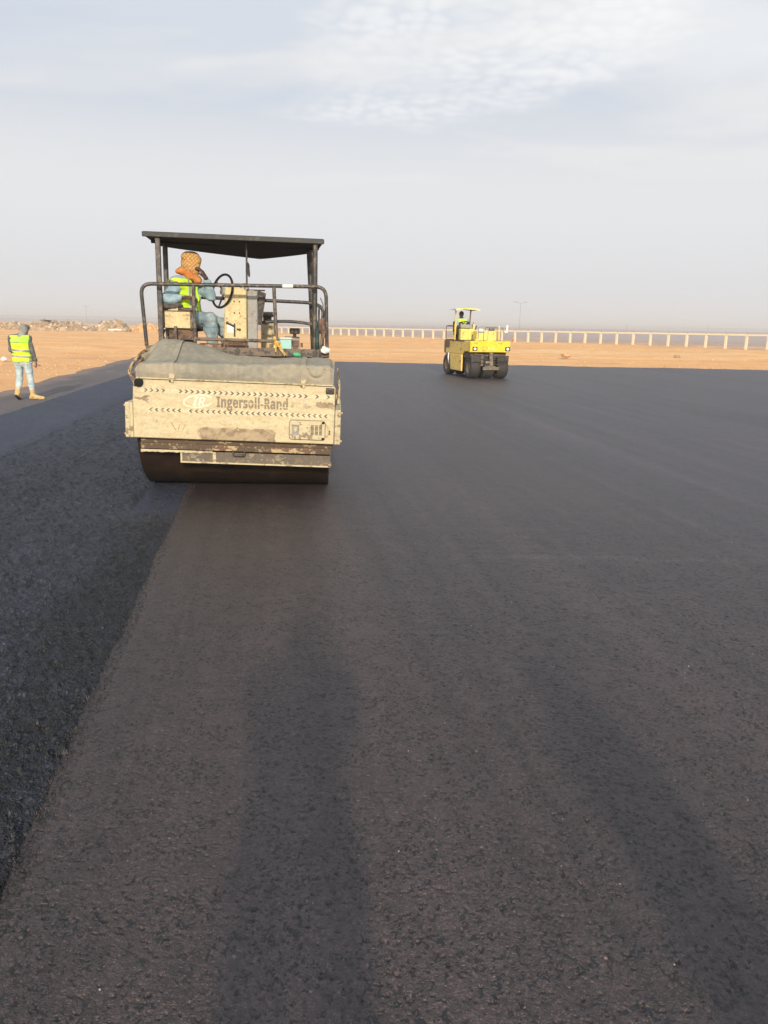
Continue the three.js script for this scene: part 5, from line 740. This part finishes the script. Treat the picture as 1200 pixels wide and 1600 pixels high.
// driver of the yellow roller
{
  const o = V(-0.46, 1.55, -1.50), t = thing('person', 'bareheaded driver with yellow vest at the wheel of the yellow roller', 'person', FY.pt(o.x, o.y, o.z).toArray(), FY.q);
  const J = scaleJ({ pelvis: V(-0.46, 1.65, -1.55), chest: V(-0.46, 1.90, -1.50), neck: V(-0.465, 2.065, -1.46), head: V(-0.485, 2.175, -1.42), fwd: V(-0.25, -0.1, 1).normalize(), shR: V(-0.63, 1.985, -1.46), elR: V(-0.69, 1.80, -1.30), wrR: V(-0.61, 1.90, -1.14), shL: V(-0.295, 1.985, -1.46), elL: V(-0.20, 1.82, -1.32), wrL: V(-0.30, 1.91, -1.16), hpR: V(-0.55, 1.63, -1.52), knR: V(-0.58, 1.68, -1.16), anR: V(-0.58, 1.36, -1.12), toR: V(-0.58, 1.32, -1.06), hpL: V(-0.37, 1.63, -1.52), knL: V(-0.33, 1.68, -1.16), anL: V(-0.33, 1.36, -1.14), toL: V(-0.33, 1.32, -1.08) }, 1, o);
  const B = bonesOf(J), hands = []; handBones(J.wrR, V(0.3, 0.1, 1), V(0.2, -1, 0), -1, 0.8, hands); handBones(J.wrL, V(-0.3, 0.1, 1), V(-0.2, -1, 0), 1, 0.8, hands);
  part('body', [blob([...B.torso, ...B.armL, ...B.armR, ...B.legL, ...B.legR, ...B.foot, ...B.head], 0.03, -0.006, null, 0.016), blob(hands, 0.008, 0, null, 0.008)], M.skinDark, t); eyes(t, B);
  part('shirt', [blob([...B.torso, ...B.armL, ...B.armR], 0.035, 0.012, (x, y, z) => Math.max(0.03 - Math.hypot(x - J.wrL.x, y - J.wrL.y, z - J.wrL.z), 0.03 - Math.hypot(x - J.wrR.x, y - J.wrR.y, z - J.wrR.z), y - J.neck.y), 0.015, 0.008, 3)], M.jeansPale, t); part('trousers', [blob([...B.legL, ...B.legR, B.torso[0]], 0.03, 0.014, null, 0.016)], M.darkCloth, t);
  part('safety_vest', [blob(B.torso, 0.04, 0.030, (x, y, z) => Math.max(0.03 - B.armR[0](x, y, z), 0.03 - B.armL[0](x, y, z), y - J.neck.y + 0.03, 0.06 - Math.hypot(x - J.neck.x, z - J.neck.z) - Math.max(0, J.neck.y - 0.1 - y)), 0.013)], M.hiVis, t);
  part('hair', [blob([ell(B.at(-0.025, 0.04, 0), J.fwd, V(0, 1, 0), B.r, 0.100, 0.095, 0.086)], 0.02, 0, (x, y, z) => { const q = B.at(0.06, 0.02, 0); return (x - q.x) * J.fwd.x + (y - q.y) * J.fwd.y * 0.2 + (z - q.z) * J.fwd.z; }, 0.009, 0.006, 2)], M.hair, t);
}
// the two onlookers behind the lens whose shadows fall on the asphalt
function standing(label, x, z, s, yaw, arms, top, legs) {
  const q = new THREE.Quaternion().setFromEuler(new THREE.Euler(0, yaw, 0)), t = thing('person', label, 'person', [x, 0.002, z], q);
  const J = { pelvis: V(0, 0.95, 0), chest: V(0, 1.28, 0), neck: V(0, 1.49, -0.01), head: V(0, 1.635, -0.03), fwd: V(0, -0.08, -1).normalize(), shL: V(-0.19, 1.42, 0), shR: V(0.19, 1.42, 0), hpL: V(-0.095, 0.92, 0), hpR: V(0.095, 0.92, 0), knL: V(-0.12, 0.50, -0.01), knR: V(0.12, 0.50, -0.01), anL: V(-0.13, 0.085, 0.03), anR: V(0.13, 0.085, 0.03), toL: V(-0.15, 0.035, -0.16), toR: V(0.15, 0.035, -0.16), ...arms };
  for (const k in J) if (k !== 'fwd') J[k].multiplyScalar(s);
  const B = bonesOf(J), hands = [], dL = J.wrL.clone().sub(J.elL), dR = J.wrR.clone().sub(J.elR); handBones(J.wrL, dL, V(1, 0, 0.2), -1, 0.35, hands); handBones(J.wrR, dR, V(-1, 0, 0.2), 1, 0.35, hands);
  part('body', [blob([...B.torso, ...B.armL, ...B.armR, ...B.legL, ...B.legR, ...B.foot, ...B.head], 0.03, 0, null, 0.016), blob(hands, 0.008, 0, null, 0.008)], M.skin, t); eyes(t, B);
  part('shirt', [blob([...B.torso, ...B.armL, ...B.armR], 0.04, 0.018, (x, y, z) => Math.max(0.05 - Math.hypot(x - J.wrL.x, y - J.wrL.y, z - J.wrL.z), 0.05 - Math.hypot(x - J.wrR.x, y - J.wrR.y, z - J.wrR.z), 0.86 * s - y), 0.016, 0.01, 3)], top, t); part('trousers', [blob([...B.legL, ...B.legR, B.torso[0]], 0.04, 0.03, (x, y, z) => 0.07 - y, 0.016, 0.012, 5)], legs, t);
  part('hair', [blob([ell(B.at(-0.02, 0.035, 0), J.fwd, V(0, 1, 0), B.r, 0.108, 0.098, 0.088)], 0.02, 0, (x, y, z) => { const p = B.at(0.05, 0, 0); return (x - p.x) * J.fwd.x + (z - p.z) * J.fwd.z; }, 0.012)], M.hair, t);
  for (const i of [0, 3]) part('boot', [blob(B.foot.slice(i, i + 3), 0.015, 0.008, null, 0.013)], M.boot, t);
}
standing('person standing behind the camera with both arms raised, casting the central shadow', -0.0, 0.40, 1.14, -0.06, { elL: V(-0.18, 1.22, -0.18), wrL: V(-0.10, 1.46, -0.30), elR: V(0.18, 1.22, -0.18), wrR: V(0.10, 1.46, -0.30) }, M.greyShirt, M.darkCloth);
standing('person standing beside the camera with arms hanging, casting the right-hand shadow', 1.36, 0.46, 1.02, 1.15, { elL: V(-0.225, 1.14, 0.02), wrL: V(-0.22, 0.88, -0.05), elR: V(0.225, 1.14, 0.02), wrR: V(0.22, 0.88, -0.05) }, M.greyShirt, M.darkCloth);

// ---------------------------------------------------------------- shadows on for every mesh, then draw
scene.traverse((o) => { if (o.isMesh) { o.castShadow = true; o.receiveShadow = true; } });
renderer.render(scene, camera);
